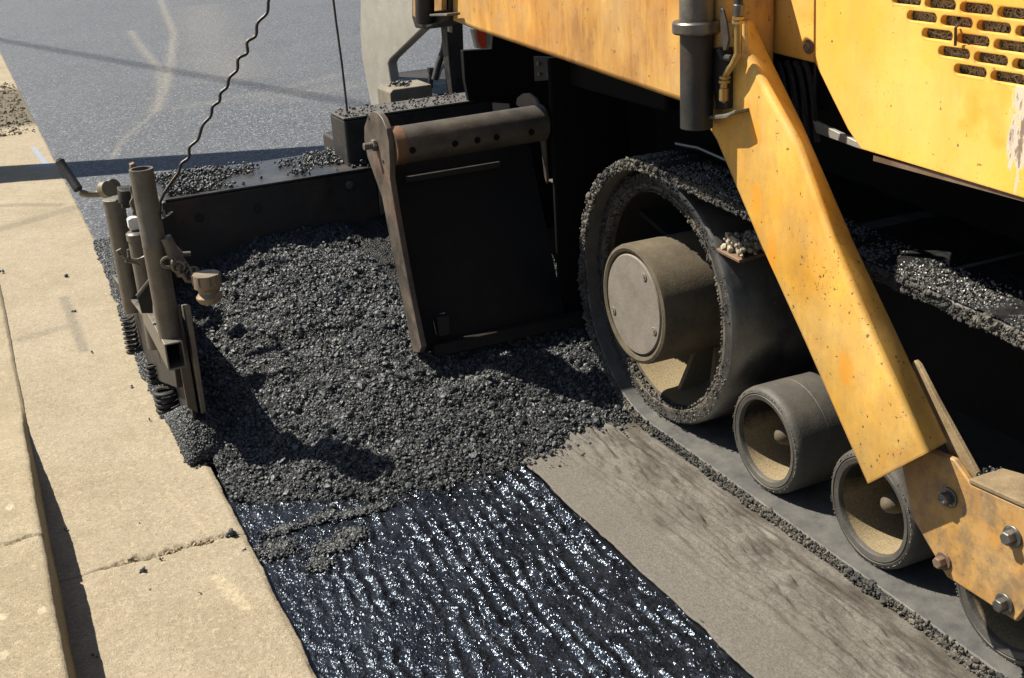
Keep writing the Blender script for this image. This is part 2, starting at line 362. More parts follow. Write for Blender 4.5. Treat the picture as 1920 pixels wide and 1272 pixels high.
# concrete with marks
def make_concrete(name, a, b):
    M = Mat(name, .9, spec=.2)
    at = M.attr('marks')
    c = M.mix(M.ramp(M.noise(3.2, 8, .68), .32, .68), a, b)
    c = M.mix(M.math('MULTIPLY', M.ramp(M.noise(28, 6, .75), .50, .70), .45), c, tuple(v*1.30 for v in b))
    c = M.mix(M.math('MULTIPLY', M.ramp(M.noise(17, 6, .75, M.map((1, 1, 1), (0, 0, 1.1))), .50, .72), .50), c, tuple(v*.66 for v in a))
    sp = M.noise(240, 3, .75); sq = M.noise(420, 2, .7)
    c = M.mix(M.math('MULTIPLY', M.ramp(sp, .50, .64), .55), c, tuple(v*.52 for v in a))
    c = M.mix(M.math('MULTIPLY', M.ramp(sq, .54, .68), .50), c, tuple(v*1.45 for v in b))
    c = M.mix(M.math('MULTIPLY', M.ramp(M.noise(1.1, 6, .65), .48, .7), .42), c, (.185, .145, .085))
    wv = M.n.new('ShaderNodeVectorMath'); wv.operation = 'ADD'; nz_ = M.n.new('ShaderNodeTexNoise'); M.lk(M.tc, nz_.inputs['Vector']); nz_.inputs['Scale'].default_value = 60; nz_.inputs['Detail'].default_value = 4
    sc_ = M.n.new('ShaderNodeVectorMath'); sc_.operation = 'SCALE'; M.lk(nz_.outputs['Color'], sc_.inputs[0]); sc_.inputs['Scale'].default_value = .02; M.lk(M.tc, wv.inputs[0]); M.lk(sc_.outputs[0], wv.inputs[1]); wq = wv.outputs[0]
    f1 = M.sep(M.voro(135, 'Color', wq), 0); f2 = M.sep(M.voro(190, 'Color', wq), 1)
    c = M.mix(M.math('MULTIPLY', M.ramp(f1, .78, .95), .36), c, tuple(v*1.38 for v in b))
    c = M.mix(M.math('MULTIPLY', M.ramp(f2, .76, .95), .42), c, tuple(v*.58 for v in a))
    pit = M.math('MULTIPLY', M.ramp(M.voro(75), .07, .12, (1, 1, 1), (0, 0, 0)), M.ramp(M.noise(9, 3), .5, .6))
    c = M.mix(M.math('MULTIPLY', pit, .7), c, (.10, .08, .05))
    fl = M.ramp(M.math('ADD', at.outputs['Alpha'], M.math('MULTIPLY', M.math('SUBTRACT', M.noise(48, 7, .8), .5), 1.3)), .38, .85)
    c = M.mix(fl, c, at.outputs['Color'])
    return M.done(c, None, M.bump(M.math('SUBTRACT', M.math('ADD', sp, M.noise(80, 6, .75)), M.math('MULTIPLY', pit, 1.2)), .0042, .8))
CONC = make_concrete('gutter_concrete', (.275, .230, .160), (.34, .289, .210))
KERB = make_concrete('kerb_concrete', (.27, .225, .150), (.335, .282, .195))

# new asphalt mat
M = Mat('new_asphalt', .6, spec=.4)
at = M.attr('marks')
vc = M.voro(95, 'Color'); vs = M.sep(vc, 0); fz = M.noise(120, 4, .7)
c = M.mix(M.ramp(vs, .2, .9), (.034, .038, .047), (.122, .131, .152))
c = M.mix(M.ramp(vs, .93, .97), c, (.30, .31, .32))
c = M.mix(M.math('MULTIPLY', M.ramp(M.noise(.7, 4, .6), .4, .7), .3), c, (.12, .125, .135))
c = M.mix(M.math('MULTIPLY', at.outputs['Alpha'], M.ramp(M.noise(22, 5, .7), .38, .68)), c, at.outputs['Color'])
ROAD = M.done(c, M.ramp(fz, .3, .7, (.5,)*3, (.8,)*3), M.bump(M.math('ADD', M.voro(150), fz), .006, 1))
EARTH = make_dusty('old_ground', (.05, .045, .04), (.11, .095, .07), .5, .95, 5)

# ---------------------------------------------------------------- setting
BZ = -.03          # level of the milled road
X, Y, Fq = grid(np.linspace(-150, 150, 31), np.linspace(-40, 260, 31))
g0 = arr_mesh('ground', np.stack([X, Y, np.full_like(X, -.06)], -1).reshape(-1, 3), Fq, EARTH); tag(g0, kind='structure')

def segdist(X, Y, a, b):
    ax, ay = a; bx, by = b; dx, dy = bx-ax, by-ay
    t = np.clip(((X-ax)*dx+(Y-ay)*dy)/(dx*dx+dy*dy), 0, 1)
    return np.hypot(X-ax-t*dx, Y-ay-t*dy)
def pathdist(X, Y, pts):
    return np.min([segdist(X, Y, pts[i], pts[i+1]) for i in range(len(pts)-1)], axis=0)

# fresh mat behind the screed
xs = np.r_[.435, np.linspace(.47, 6, 250), np.linspace(6.4, 60, 30)]; ys = np.r_[np.linspace(4.62, 24, 700), np.linspace(24.6, 120, 40)]
X, Y, Fq = grid(xs, ys)
Zr = .004*fbm(X, Y, 1.5, 3, 5)-.002
e = X < .46
X = np.where(e, X+.02*fbm(X*0, Y, 6, 4, 9), X); Zr = np.where(e, -.005, Zr)
mk = np.zeros(X.shape+(4,)); mk[..., :3] = (.30, .27, .21)
def road_mark(pts, wd, a):
    d = pathdist(X, Y, pts); mk[..., 3] = np.maximum(mk[..., 3], a*np.exp(-(d/wd)**2))
road_mark([(3.2, 20.9), (2.54, 15.9), (1.98, 12.95), (1.61, 11.2), (1.38, 10.2)], .055, .95)
road_mark([(2.1, 16.6), (1.94, 14.6), (1.82, 12.6), (1.6, 11.2)], .05, .85)
road_mark([(3.5, 19), (3.1, 17.0), (2.5, 13.4), (2.3, 11.6)], .35, .40)
road_mark([(1.38, 10.2), (1.0, 9.2), (.75, 8.3)], .022, .7)
road_mark([(1.6, 10.2), (2.4, 10.4), (3.2, 10.9)], .10, .35)
road_mark([(2.3, 10.1), (3.0, 10.2)], .22, .30)
road_mark([(.9, 10.0), (1.4, 10.1)], .03, .3)
road = arr_mesh('road', np.stack([X, Y, Zr], -1).reshape(-1, 3), Fq, ROAD, smooth=True, attr=mk.reshape(-1, 4)); tag(road, kind='structure')

# gutter slab strip
GX = .458
xs = np.linspace(-.09, GX, 132)
ys = np.r_[np.arange(1.2, 4.6, .0045), np.arange(4.6, 8, .012), np.arange(8, 16, .03), np.linspace(16, 60, 60)]
X, Y, Fq = grid(xs, ys)
Z = .0022*fbm(X, Y, 5, 4, 3)+.0010*fbm(X, Y, 90, 3, 8)
yj = 2.995+.010*fbm(X, X*0, 14, 3, 21)+.012*fbm(X, X*0, 45, 4, 22)*np.clip((X-.04)/.1, .1, 1)
wj = (.7+.6*fbm(X, Y*0, 55, 4, 32))*np.interp(X[0], [-.1, -.02, .04, .12, .22, .30, .36, .42, .47], [.003, .004, .006, .016, .026, .022, .022, .012, .004])[None]*(1+.5*fbm(X, Y*0, 30, 4, 31))
off = Y-yj; wj = wj*1.25
depth = np.where(off > 0, sstep(0, 1, 1-off/(wj*1.4+.003)), sstep(0, 1, 1+off/(.25*wj+.003)))
Z -= depth*(.018+.018*np.clip(fbm(X, Y, 60, 4, 12), -.6, 1))*np.clip(wj/.016, .55, 1)
ed = X > GX-.012
Z = np.where(X > GX-.003, -.045, Z-.006*sstep(GX-.02, GX-.003, X))
Xe = X+np.where(X > GX-.012, 1, 0)*(.006*fbm(X*0, Y, 12, 5, 41))
mk = np.zeros(X.shape+(4,)); mk[..., :3] = (.2, .2, .2)
def gmark(pts, wd, colr, a):
    d = pathdist(X, Y, pts); al = a*np.clip(1.3-d/wd, 0, 1); u = al > mk[..., 3]
    mk[..., 3] = np.where(u, al, mk[..., 3]); mk[u, :3] = colr
gmark([(.205, 5.5), (.21, 4.75)], .040, (.16, .145, .12), .66)
gmark([(.0, 5.04), (.19, 5.1)], .07, (.17, .155, .125), .60)
gmark([(.19, 5.05), (.22, 4.85)], .02, (.45, .36, .06), .42)
gmark([(-.05, 7.6), (.14, 7.5), (.35, 7.34)], .07, (.19, .16, .115), .68)
gmark([(-.05, 6.95), (.15, 7.05), (.40, 7.2)], .11, (.19, .165, .12), .68)
gmark([(.30, 8.6), (.41, 8.55)], .07, (.24, .30, .40), .8)
gmark([(.35, 9.3), (.39, 8.5)], .03, (.24, .30, .40), .75)
gmark([(.30, 3.35), (.36, 3.05)], .016, (.46, .38, .25), .5)
gmark([(.335, 2.80), (.37, 2.62)], .034, (.50, .42, .28), .55)
dz = sstep(9.9, 10.5, Y)*(1-sstep(12.2, 12.9, Y))*.9
mk[..., 3] = np.maximum(mk[..., 3], dz); mk[dz > .3, :3] = (.12, .105, .075)
N_ = 420; rx_ = rng.uniform(.06, .44, N_); V_, F_ = stones(np.c_[rx_, 3.0+.016*rng.random(N_)+.01*fbm(rx_, rx_*0, 14, 3, 21), -.014+.008*rng.random(N_)], np.exp(rng.normal(math.log(.003), .45, N_)))
rub_ = (V_, F_)
gut = arr_mesh('gutter', np.stack([Xe, Y, Z], -1).reshape(-1, 3), Fq, CONC, smooth=True, attr=mk.reshape(-1, 4)); tag(gut, kind='structure')

tag(arr_mesh('concrete_rubble', rub_[0], rub_[1], make_dusty('rubble', (.20, .16, .10), (.34, .28, .18), .5, .95, 40)), 'small pale concrete rubble lying in the crack across the gutter', 'rubble', kind='stuff')
# kerb and pavement behind it
KH = .12
prof = [(-.046, -.03), (-.047, .0), (-.052, .05), (-.058, .10), (-.060, .112), (-.064, .118), (-.072, KH)] + [(x, KH) for x in np.linspace(-.08, -.5, 90)] + [(x, KH) for x in (-1, -2, -3.2)]
ys = np.r_[np.arange(1.2, 4.6, .005), np.arange(4.6, 9, .02), np.linspace(9, 60, 90)]
PXs = np.array([p[0] for p in prof]); PZs = np.array([p[1] for p in prof])
Xk, Yk = np.meshgrid(PXs, ys); Zk = np.meshgrid(PZs, ys)[0].copy()
topm = Zk > .117
kf = np.interp(Yk, [1, 2.4, 3.25, 3.7, 4.25, 60], [1.3, 1.22, 1.12, .62, .10, .08]); Zk = np.where(Zk > 0, Zk*kf, Zk)
Xk = Xk+.0022*fbm(Zk*3+Xk, Yk, 30, 4, 2)*(Xk > -.1)+.003*fbm(Xk*0, Yk, 3, 3, 6)*(Xk > -.1)
Zk = Zk+np.where(topm, .002*fbm(Xk, Yk, 12, 5, 4), 0)
yj = 3.02+.02*fbm(Xk, Xk*0, 20, 4, 77)-.1*(Xk+.07)
Zk -= np.where((np.abs(Yk-yj) < .007) & (Zk > .03), .014, 0)
i = (np.arange(len(ys)-1)[:, None]*len(prof)+np.arange(len(prof)-1)[None]).ravel(); k = len(prof)
mk = np.zeros(Xk.shape+(4,)); mk[..., :3] = (.52, .46, .33); X, Y = Xk, Yk
for p in [(8, 1172), (12, 1245), (83, 1160), (20, 960)]:
    q = onZ(*p, KH); d = np.hypot((Xk-q[0])/1.0, (Yk-q[1])/1.7); mk[..., 3] = np.maximum(mk[..., 3], .62*np.clip(1.5-d/.014, 0, 1))
kerb = arr_mesh('kerb', np.stack([Xk, Yk, Zk], -1).reshape(-1, 3), np.stack([i, i+1, i+k+1, i+k], 1)[:, ::-1], KERB, smooth=True, attr=mk.reshape(-1, 4)); tag(kerb, kind='structure')

# milled road with wet tack coat
xs = np.arange(.445, 1.40, .0024); ys = np.arange(1.3, 3.5, .0028)
X, Y, Fq = grid(xs, ys)
ph = (X-.07*(Y-2))/.045+.40*fbm(X, Y*.5, 5, 3, 50)+.30*fbm(X, Y, 26, 3, 54)
rid = sstep(.05, .95, np.abs((ph % 1)-.5)*2)
am = np.interp(X, [.44, .62, .8, 1.0, 1.4], [.10, .35, .85, 1, 1])*np.clip(.55+1.5*fbm(X, Y*.6, 11, 3, 51), .05, 1.4)
Z = BZ+.013*am*(rid-.5)+.0075*fbm(X, Y, 36, 4, 52, .6)*(.45+.55*rid)+.0024*np.abs(fbm(X, Y, 110, 2, 55))+rng.uniform(-.00065, .00065, X.shape)*np.clip(np.interp(X, [.6, 1.0], [.5, .02])+.8*rid+.5*fbm(X, Y, 30, 3, 56), .06, 1.3)
Z = np.where(X > 1.322, np.minimum(Z, BZ-.002), Z)
tk = arr_mesh('milled_road', np.stack([X, Y, Z], -1).reshape(-1, 3), np.concatenate([Fq[:, [0, 1, 2]], Fq[:, [0, 2, 3]]]), TACK); tag(tk, kind='structure')
# patchy crust of spilled mix in the tack coat
Pc = []; rc = []
for cx, cy, rx, ry in [(.68, 3.0, .05, .02), (.80, 2.975, .07, .018), (.66, 2.83, .05, .03), (.72, 2.87, .04, .03), (.56, 2.99, .05, .02), (.60, 2.76, .03, .03), (.52, 2.9, .05, .04)]:
    n = int(9000*rx*ry/.0015*.06)
    a = rng.normal(size=(n, 2))*.55
    Pc.append(np.c_[cx+a[:, 0]*rx, cy+a[:, 1]*ry, BZ+.004+rng.uniform(0, .006, n)]); rc.append(rng.uniform(.0026, .0068, n))
V, Fc = stones(np.concatenate(Pc), np.concatenate(rc))
tag(arr_mesh('spilled_mix', V, Fc, MIX), 'thin dull crust of spilled mix on the wet black tack coat', 'spilled asphalt', kind='stuff')

# paving fabric strip
xs = np.arange(1.335, 2.3, .005); ys = np.arange(1.2, 3.6, .006)
X, Y, Fq = grid(xs, ys)
wr = .5*fbm(X*5, Y*.9, 4.5, 3, 60)+.35*np.sin((X+.05*Y)*2*np.pi/.042+3.5*fbm(X, Y, 3.5, 3, 65))*(.6+.8*fbm(X, Y, 6, 2, 66))+.4*fbm(X*5+.6*Y, Y*1.6, 10, 4, 63)
Z = BZ+.008-.010*sstep(1.66, 1.76, X)+(1-.8*sstep(1.64, 1.76, X))*(.027*sstep(1.42, 1.60, X)*np.abs(wr)*1.4+.010*sstep(1.5, 1.65, X)*fbm(X*2.2, Y, 16, 3, 64))+.0015*fbm(X, Y, 30, 3, 61)
X = X+np.where(X < 1.345, .009*fbm(X*0, Y, 9, 5, 62), 0)
fb = arr_mesh('paving_fabric', np.stack([X, Y, Z], -1).reshape(-1, 3), Fq, FAB, smooth=True)
md = fb.modifiers.new('s', 'SOLIDIFY'); md.thickness = .005; md.offset = -1
tag(fb, 'grey brown wrinkled paving fabric strip laid on the ground beside the crawler track', 'fabric strip')

# ---------------------------------------------------------------- heap of hot mix
def heap(x, y):
    y0 = np.interp(x, [.40, .47, .62, .87, 1.05, 1.32, 1.5, 1.74, 1.85], [3.31, 3.25, 3.17, 3.04, 3.01, 2.985, 3.03, 3.10, 3.15])+.03*fbm(x, x*0, 6, 3, 71)
    d = y-y0
    z = np.interp(d, [-.2, 0, .05, .15, .35, .6, 1.0, 1.6, 2.2], [-.05, 0, .03, .065, .135, .195, .29, .41, .45])
    z = z*(1-.45*(1-sstep(.50, .95, x))*(1-.6*sstep(4.0, 4.6, y)))-.012*sstep(3.9, 4.6, y)
    k = sstep(0, .25, d)
    return BZ+z+k*(.030*fbm(x, y, 5, 3, 72)+.016*fbm(x, y, 17, 3, 73)+.006*fbm(x, y, 42, 2, 75)), d
X, Y, Fq = grid(np.arange(.465, 2.0, .0042), np.arange(2.85, 4.66, .0042))
H, D = heap(X, Y)
H = H+(.004*fbm(X, Y, 70, 3, 74)+rng.uniform(-.0022, .0026, X.shape))*(D > 0)
pile_v = np.stack([X, Y, H+.0005], -1).reshape(-1, 3)
N = 150000
sx = rng.uniform(.47, 1.96, N); sy = rng.uniform(2.80, 4.62, N)
hz, dd = heap(sx, sy)
keep = ((dd > 0) | (rng.random(N) < .22*np.exp(dd/.03))) & (~((sx > 1.30) & (sy > 3.66))) & (dd > -.12)
sx, sy, hz, dd = sx[keep], sy[keep], hz[keep], dd[keep]
sr = np.clip(np.exp(rng.normal(math.log(.0034), .50, len(sx))), .0021, .014)
hz = np.where(dd < 0, BZ+.012, hz)
V, Fc = stones(np.c_[sx, sy, hz+sr*rng.uniform(-.55, .65, len(sx))], sr)
pile = arr_mesh('asphalt_heap', V, Fc, MIX)
tag(pile, 'heap of black hot asphalt mix in front of the screed', 'asphalt heap', kind='stuff')
b = arr_mesh('heap_core', pile_v, np.concatenate([Fq[:, [0, 1, 2]], Fq[:, [0, 2, 3]]]), MIXB, parent=pile)

# mix spilled along the gutter edge below the end gate
def spill_h(x, y):
    u = np.clip(1-((x-.455)/.066)**2, 0, 1)**.5*np.clip(1-(np.maximum(3.60-y, 0)/.115)**2, 0, 1)**.5*(1-sstep(3.62, 3.98, y))
    return .105*u*(1+.25*fbm(x, y, 25, 3, 83))+.022*np.exp(-((y-4.4)/.9)**2)*np.clip((x-.37)/.07, 0, 1)*(y > 3.6)
N = 34000
sy = np.r_[rng.uniform(3.46, 3.95, 13000), rng.uniform(3.9, 6.4, 21000)]; sx = np.r_[rng.uniform(.385, .525, 13000), rng.uniform(.365, .52, 21000)]
lft = np.interp(sy, [3.42, 3.55, 4.0, 4.5, 5.5, 7.2], [.40, .385, .382, .378, .415, .45])+.012*fbm(sx*0, sy, 12, 4, 81)
ok = (sx > lft) & ((sy > 3.9) | (spill_h(sx, sy) > .004) | (rng.random(N) < .04))
sx, sy = sx[ok], sy[ok]; hh = spill_h(sx, sy); sr = rng.uniform(.0025, .006, len(sx))
V, Fc = stones(np.c_[sx, sy, hh*rng.uniform(.75, 1, len(sx))+.002], sr)
sp = arr_mesh('gutter_spill', V, Fc, MIX); tag(sp, 'black mix spilled on the concrete gutter edge under the end gate', 'spilled asphalt', kind='stuff')
X, Y, Fq = grid(np.arange(.40, .53, .004), np.arange(3.47, 4.2, .006))
arr_mesh('spill_core', np.stack([X, Y, spill_h(X, Y)-.006], -1).reshape(-1, 3), Fq, MIXB, sp, True)
# rubble at the far end of the gutter
N = 1500
sx = rng.uniform(-.2, .42, N); sy = rng.uniform(9.9, 12.9, N)
V, Fc = stones(np.c_[sx, sy, rng.uniform(-.004, .006, N)], np.exp(rng.normal(math.log(.007), .5, N)))
tag(arr_mesh('dirt_patch', V, Fc, make_dusty('dirt', (.09, .078, .055), (.20, .165, .105), .5, .95, 8)), 'patch of brown dirt and rubble at the far end of the gutter', 'dirt', kind='stuff')

# loose crumbs one can count on the gutter
crumbs = [(268, 1072, 5.5, 'lump below the crack, the larger one on the near slab'), (124, 996, 4, 'lump at the shadow edge of the kerb'), (432, 1004, 9, 'lump wedged in the right end of the crack'), (245, 728, 3.5, 'lump left of the spring foot'), (280, 789, 4.5, 'lump left of the near mix spill'),
          (262, 982, 3, 'crumb above the middle of the crack'), (303, 1051, 3.5, 'crumb touching the lower lip of the crack'), (457, 1032, 4, 'crumb by the gutter edge below the crack'), (281, 1107, 3, 'crumb between the crack lump and the near edge'), (125, 520, 4, 'crumb beside the grey paint mark'), (139, 585, 4, 'crumb on top of the grey paint stroke'), (6, 512, 4, 'crumb near the left picture edge on the far slab'), (173, 662, 3, 'crumb below the yellow paint trace'), (375, 1115, 3, 'crumb on the near slab right of centre'), (43, 1204, 4, 'crumb on top of the near kerb stone'), (176, 1233, 4, 'crumb in the kerb shadow on the near slab')]
for i, (px, py, rp, lb) in enumerate(crumbs):
    q = onZ(px, py, KH if px == 43 else 0.0); rad = rp*np.linalg.norm(q-CAM)/F
    n = 3 if rp < 5 else 7
    V, Fc = stones(q+rng.normal(size=(n, 3))*rad*.45+np.array([0, 0, rad*.5]), rng.uniform(.5, .8, n)*rad)
    tag(arr_mesh('asphalt_crumb', V-q, Fc, MIX), 'black asphalt '+lb, 'crumb', 'loose asphalt crumbs on the concrete').location = q

# ---------------------------------------------------------------- the paver
pv = empty('asphalt_paver', (2.2, 2.4, -.03))
tag(pv, 'worn yellow crawler asphalt paver with its screed and auger chamber beside the gutter', 'asphalt paver')
def crust(name, pts, r, parent, mat=MIX):
    V, Fc = stones(pts, r); return tag(arr_mesh(name, V, Fc, mat, parent), kind='stuff')

# chassis: the dark body inboard of the tracks
mb = MB().box((2.16, -.6, .32), (3.9, 3.55, 1.9)).box((1.80, -.6, 1.13), (2.16, 3.0, 1.9)).box((1.86, 3.0, 1.0), (3.9, 3.62, 1.9))
mb.box((1.95, 4.32, .28), (3.9, 4.5, 1.0))
mb.box((1.785, 3.615, .02), (2.1, 3.635, 1.1))
chs = part('chassis', mb, BODY, pv, .01)
mb = MB().prism(PYs([(868, 95), (922, 92), (926, 40), (1330, 40), (1330, 420), (1040, 420), (1030, 200), (880, 190), (872, 150)], 4.3), (0, .03, 0))
part('rubber_flap', mb, BODY, pv, .004)
mb = MB().prism(PX([(1000, 106), (1041, 108), (1043, 150), (1002, 153)], 1.86), (.012, 0, 0)); hb = part('hanger_plate', mb, BLKR, pv, .002)
for p in [(1011, 119), (1013, 139), (1031, 141)]: part('bolt', MB().hexbolt(onX(*p, 1.858), 'X', .008, .007, washer=0), STEEL, hb)
gr_ = onX(1037, 341, 1.80); part('step_plate', MB().box((gr_[0], gr_[1]-.01, gr_[2]-.006), (gr_[0]+.075, gr_[1]+.04, gr_[2])), STEEL, pv, .001)

# crawler belt
c1, r1 = np.array([2.985, .420]), .445; c2, r2 = np.array([.45, .355]), .38
d = c2-c1; dist = np.linalg.norm(d); u = d/dist; nrm = np.array([-u[1], u[0]])
def hull(off):
    a, b2 = r1+off, r2+off; s = (a-b2)/dist; cs = math.sqrt(1-s*s); out = []
    n_t = u*s+nrm*cs; n_b = u*s-nrm*cs
    if n_t[1] < 0: n_t, n_b = n_b, n_t
    at = math.atan2(n_t[1], n_t[0]); ab = math.atan2(n_b[1], n_b[0])
    if ab > at: ab -= 2*math.pi
    for t in np.linspace(at, ab, 64): out.append(c1+a*np.array([math.cos(t), math.sin(t)]))
    p0, p1 = out[-1], c2+b2*np.array([math.cos(ab), math.sin(ab)])
    out += [p0+(p1-p0)*t for t in np.linspace(0, 1, 60)[1:-1]]
    for t in np.linspace(ab, at-2*math.pi, 40): out.append(c2+b2*np.array([math.cos(t), math.sin(t)]))
    p0, p1 = out[-1], out[0]
    out += [p0+(p1-p0)*t for t in np.linspace(0, 1, 60)[1:-1]]
    return out
Ho, Hi = hull(0), hull(-.030); nH = len(Ho)
if 1:
    # belt body: outer skin, inner skin and both edges, slightly uneven on the outside
    v = []; f = []
    for i in range(nH):
        j = .004*math.sin(i*1.7)+.003*math.sin(i*.61)
        oy, oz = Ho[i]; iy, iz = Hi[i]
        v += [(1.783, oy, oz), (1.783, iy, iz), (2.16, iy, iz), (2.16, oy, oz)]
    for i in range(nH):
        a = 4*i; b_ = 4*((i+1) % nH)
        for k_ in range(4): f.append((a+k_, a+(k_+1) % 4, b_+(k_+1) % 4, b_+k_))
    mb = MB().add(v, f); belt = part('crawler_belt', mb, BELT, pv, .004, smooth=50)
v = []; f = []
for i in range(nH):
    n_ = (np.array(Ho[i])-np.array(Hi[i])); n_ /= np.linalg.norm(n_); o_ = np.array(Ho[i])+n_*(.0015+.004*math.sin(i*1.7)+.003*math.sin(i*.61)+.003)
    v += [(1.786, *o_), (2.16, *o_)]
for i in range(nH): j = (i+1) % nH; f.append((2*i, 2*i+1, 2*j+1, 2*j))
part('belt_tread', MB().add(v, f), make_steel('tar_skin', (.006, .006, .006), (.02, .02, .02), .2, (.3, .6), 0, 40, .003, (.03, .028, .024)), belt, smooth=60)
# crust of mix sticking to belt edge and outer face
Ho_ = np.array(Ho); Hi_ = np.array(Hi); seg = np.linalg.norm(np.diff(Ho_, axis=0, append=Ho_[:1]), axis=1); cum = np.r_[0, np.cumsum(seg)]; Lb = cum[-1]
def on_belt(s, t):
    s = s % Lb; i = np.clip(np.searchsorted(cum, s, 'right')-1, 0, nH-1); fr = ((s-cum[i])/seg[i])[:, None]; j = (i+1) % nH
    o = Ho_[i]*(1-fr)+Ho_[j]*fr; n = Hi_[i]*(1-fr)+Hi_[j]*fr; return o+(n-o)*t[:, None]
N = 26000; s = rng.uniform(0, Lb, N); t = np.clip(rng.beta(1.0, 1.25, N)*1.15-.12, -.15, .95)
q = on_belt(s, t); thick = (.5+.5*fbm(s, s*0, 9, 3, 90))
cov = .5+.9*fbm(s, t, 14, 4, 91)+.5*fbm(s, t*.5, 4, 2, 92)
ok = rng.random(N) < np.clip(1.5*cov-.1, .12, 1)
crust('asphalt_crust', np.c_[1.783-.002-.013*rng.random(N)*np.clip(thick*1.6-.3, .1, 1.2)*(1-t*.7), q][ok], (np.exp(rng.normal(math.log(.0033), .42, N))*(.7+.6*thick))[ok], belt, MIXD)
N = 24000; s = rng.uniform(0, Lb, N); q = on_belt(s, np.full(N, -.20)); ok = q[:, 1] > .3
xx = rng.beta(.8, 1.3, N)*.15+1.785  # sunlit strip set into the colour: pale grit here, black skin beyond
crust('tar_layer', np.c_[xx, q][ok], rng.uniform(.0016, .0045, N)[ok], belt, TARG)

# drive wheel
WC = (0, 3.01, .412)
whl = part('drive_wheel', MB().lathe([(.352, 2.07), (.352, 1.90), (.366, 1.8335), (.378, 1.830), (.396, 1.836), (.405, 1.85), (.405, 2.15)], WC, n=128, caps=(0, 1)), WHEELS, pv)
part('rim_lip', MB().lathe([(.351, 1.87), (.3505, 1.842), (.356, 1.832), (.367, 1.8325)], WC, n=128, caps=(0, 0)), DUSTY2, whl)
dish = part('wheel_dish', MB().lathe([(.3515, 1.842), (.3505, 1.93), (.345, 2.0), (.33, 2.05), (.27, 2.09), (.15, 2.10), (.0, 2.10)], WC, n=96, caps=(0, 0)), SHADEDUSTW, whl)
for a in (195, 245, 275, 320, 35, 80, 130):
    ca, sa = math.cos(R_(a)), math.sin(R_(a)); ra = np.array([0, ca, sa]); ta = np.array([0, -sa, ca])
    C0 = np.array(WC)
    part('wheel_rib', MB().prism([C0+ra*.18+[2.095, 0, 0], C0+ra*.348+[2.06, 0, 0], C0+ra*.348+[1.93, 0, 0], C0+ra*.18+[2.0, 0, 0]], ta*.018), SHADEDUSTW, whl, .003)
hub = part('wheel_hub', MB().lathe([(.0, 1.762), (.168, 1.762), (.170, 1.752), (.180, 1.748), (.190, 1.752), (.193, 1.762), (.193, 2.095)], (0, 3.028, .408), n=96), HUBB, whl)
mb = MB().lathe([(.0, 1.751), (.158, 1.751), (.161, 1.755), (.161, 1.764)], (0, 3.028, .408), n=96)
cap = part('hub_cap', mb, HUB, whl)
mb = MB()
for a in (57, -20, 205):
    p = np.array([1.751, 3.028-.135*math.cos(R_(a)), .408+.135*math.sin(R_(a))])
    part('cap_bolt', MB().lathe([(.013, 0), (.013, -.003), (.009, -.004), (.008, -.001)], p, n=18).hexbolt(p, 'X', .006, .006, washer=0), HUB, whl)
N = 2600; a = rng.uniform(0, 2*math.pi, N); rr = .352+.05*rng.beta(1.6, 1.6, N); k = (.5+.5*fbm(np.cos(a)*2, np.sin(a)*2, 3, 4, 33))
ok = rng.random(N) < np.clip(k*1.5-.35, 0, 1)
crust('asphalt_crust', np.c_[np.full(N, 1.832)-.004*rng.random(N), 3.01+rr*np.cos(a), .412+rr*np.sin(a)][ok], rng.uniform(.0015, .0045, N)[ok], whl, MIXD)
N = 1500; a = rng.uniform(0, 2*math.pi, N)
crust('rim_crust', np.c_[1.833+.02*rng.random(N), 3.01+(.350-.006*rng.random(N))*np.cos(a), .412+(.350-.006*rng.random(N))*np.sin(a)], rng.uniform(.002, .006, N), whl, MIXD)

# track rollers
def roller(y, z, r=.157, big=False):
    C0 = (0, y, z)
    ro = part('track_roller', MB().lathe([(.118, 2.045), (.118, 1.838), (.121, 1.832), (.134, 1.829), (.137, 1.832), (.139, 1.829), (r-.010, 1.831), (r-.003, 1.838), (r, 1.852), (r, 1.937), (r-.0015, 1.9385), (r, 1.94), (r, 2.03), (r-.012, 2.045), (.118, 2.045)], C0, n=96, caps=(0, 0)), RUB, pv)
    part('roller_recess', MB().lathe([(.1175, 1.845), (.1175, 2.04)], C0, n=64, caps=(0, 0)), SHADEDUSTR, ro)
    part('roller_web', MB().lathe([(.1174, 2.03), (.0, 2.03)], C0, n=48, caps=(0, 0)), BODY, ro)
    part('axle_cap', MB().lathe([(.0, 1.872), (.012, 1.875), (.022, 1.884), (.029, 1.902), (.031, 1.925), (.031, 2.028)], C0, n=32), HUBB, ro)
    N = 90; a = rng.uniform(0, 2*math.pi, N)
    crust('roller_grit', np.c_[np.full(N, 1.829), y+.147*np.cos(a), z+.147*np.sin(a)], rng.uniform(.001, .002, N), ro, HUB)
    return ro
roller(2.448, .160); roller(2.008, .157); roller(1.57, .152); roller(1.13, .150); roller(.7, .150)

# scraper ledge with pale stones beside the drive wheel
lp0, lp1 = onX(1343, 466, 1.835), onX(1386, 488, 1.835)
mb = MB().prism([lp0, lp1, lp1+[.16, 0, .01], lp0+[.16, 0, .01]], (0, 0, -.010))
led = part('scraper_ledge', mb, RUSTD, pv, .002)
N = 260
tt = rng.random(N); crust('scraper_stones', lp1+(lp0-lp1)*tt[:, None]*.9+np.c_[.01+.15*rng.random(N), np.zeros(N), .006+.035*rng.random(N)], rng.uniform(.005, .013, N), led, STONEW)
mb = MB().tube([onX(1268, 270, 1.9), onX(1310, 278, 1.9), onX(1365, 302, 1.9), onX(1400, 322, 1.9)], .006, 8)
part('fender_lip', mb, SHINE, pv)

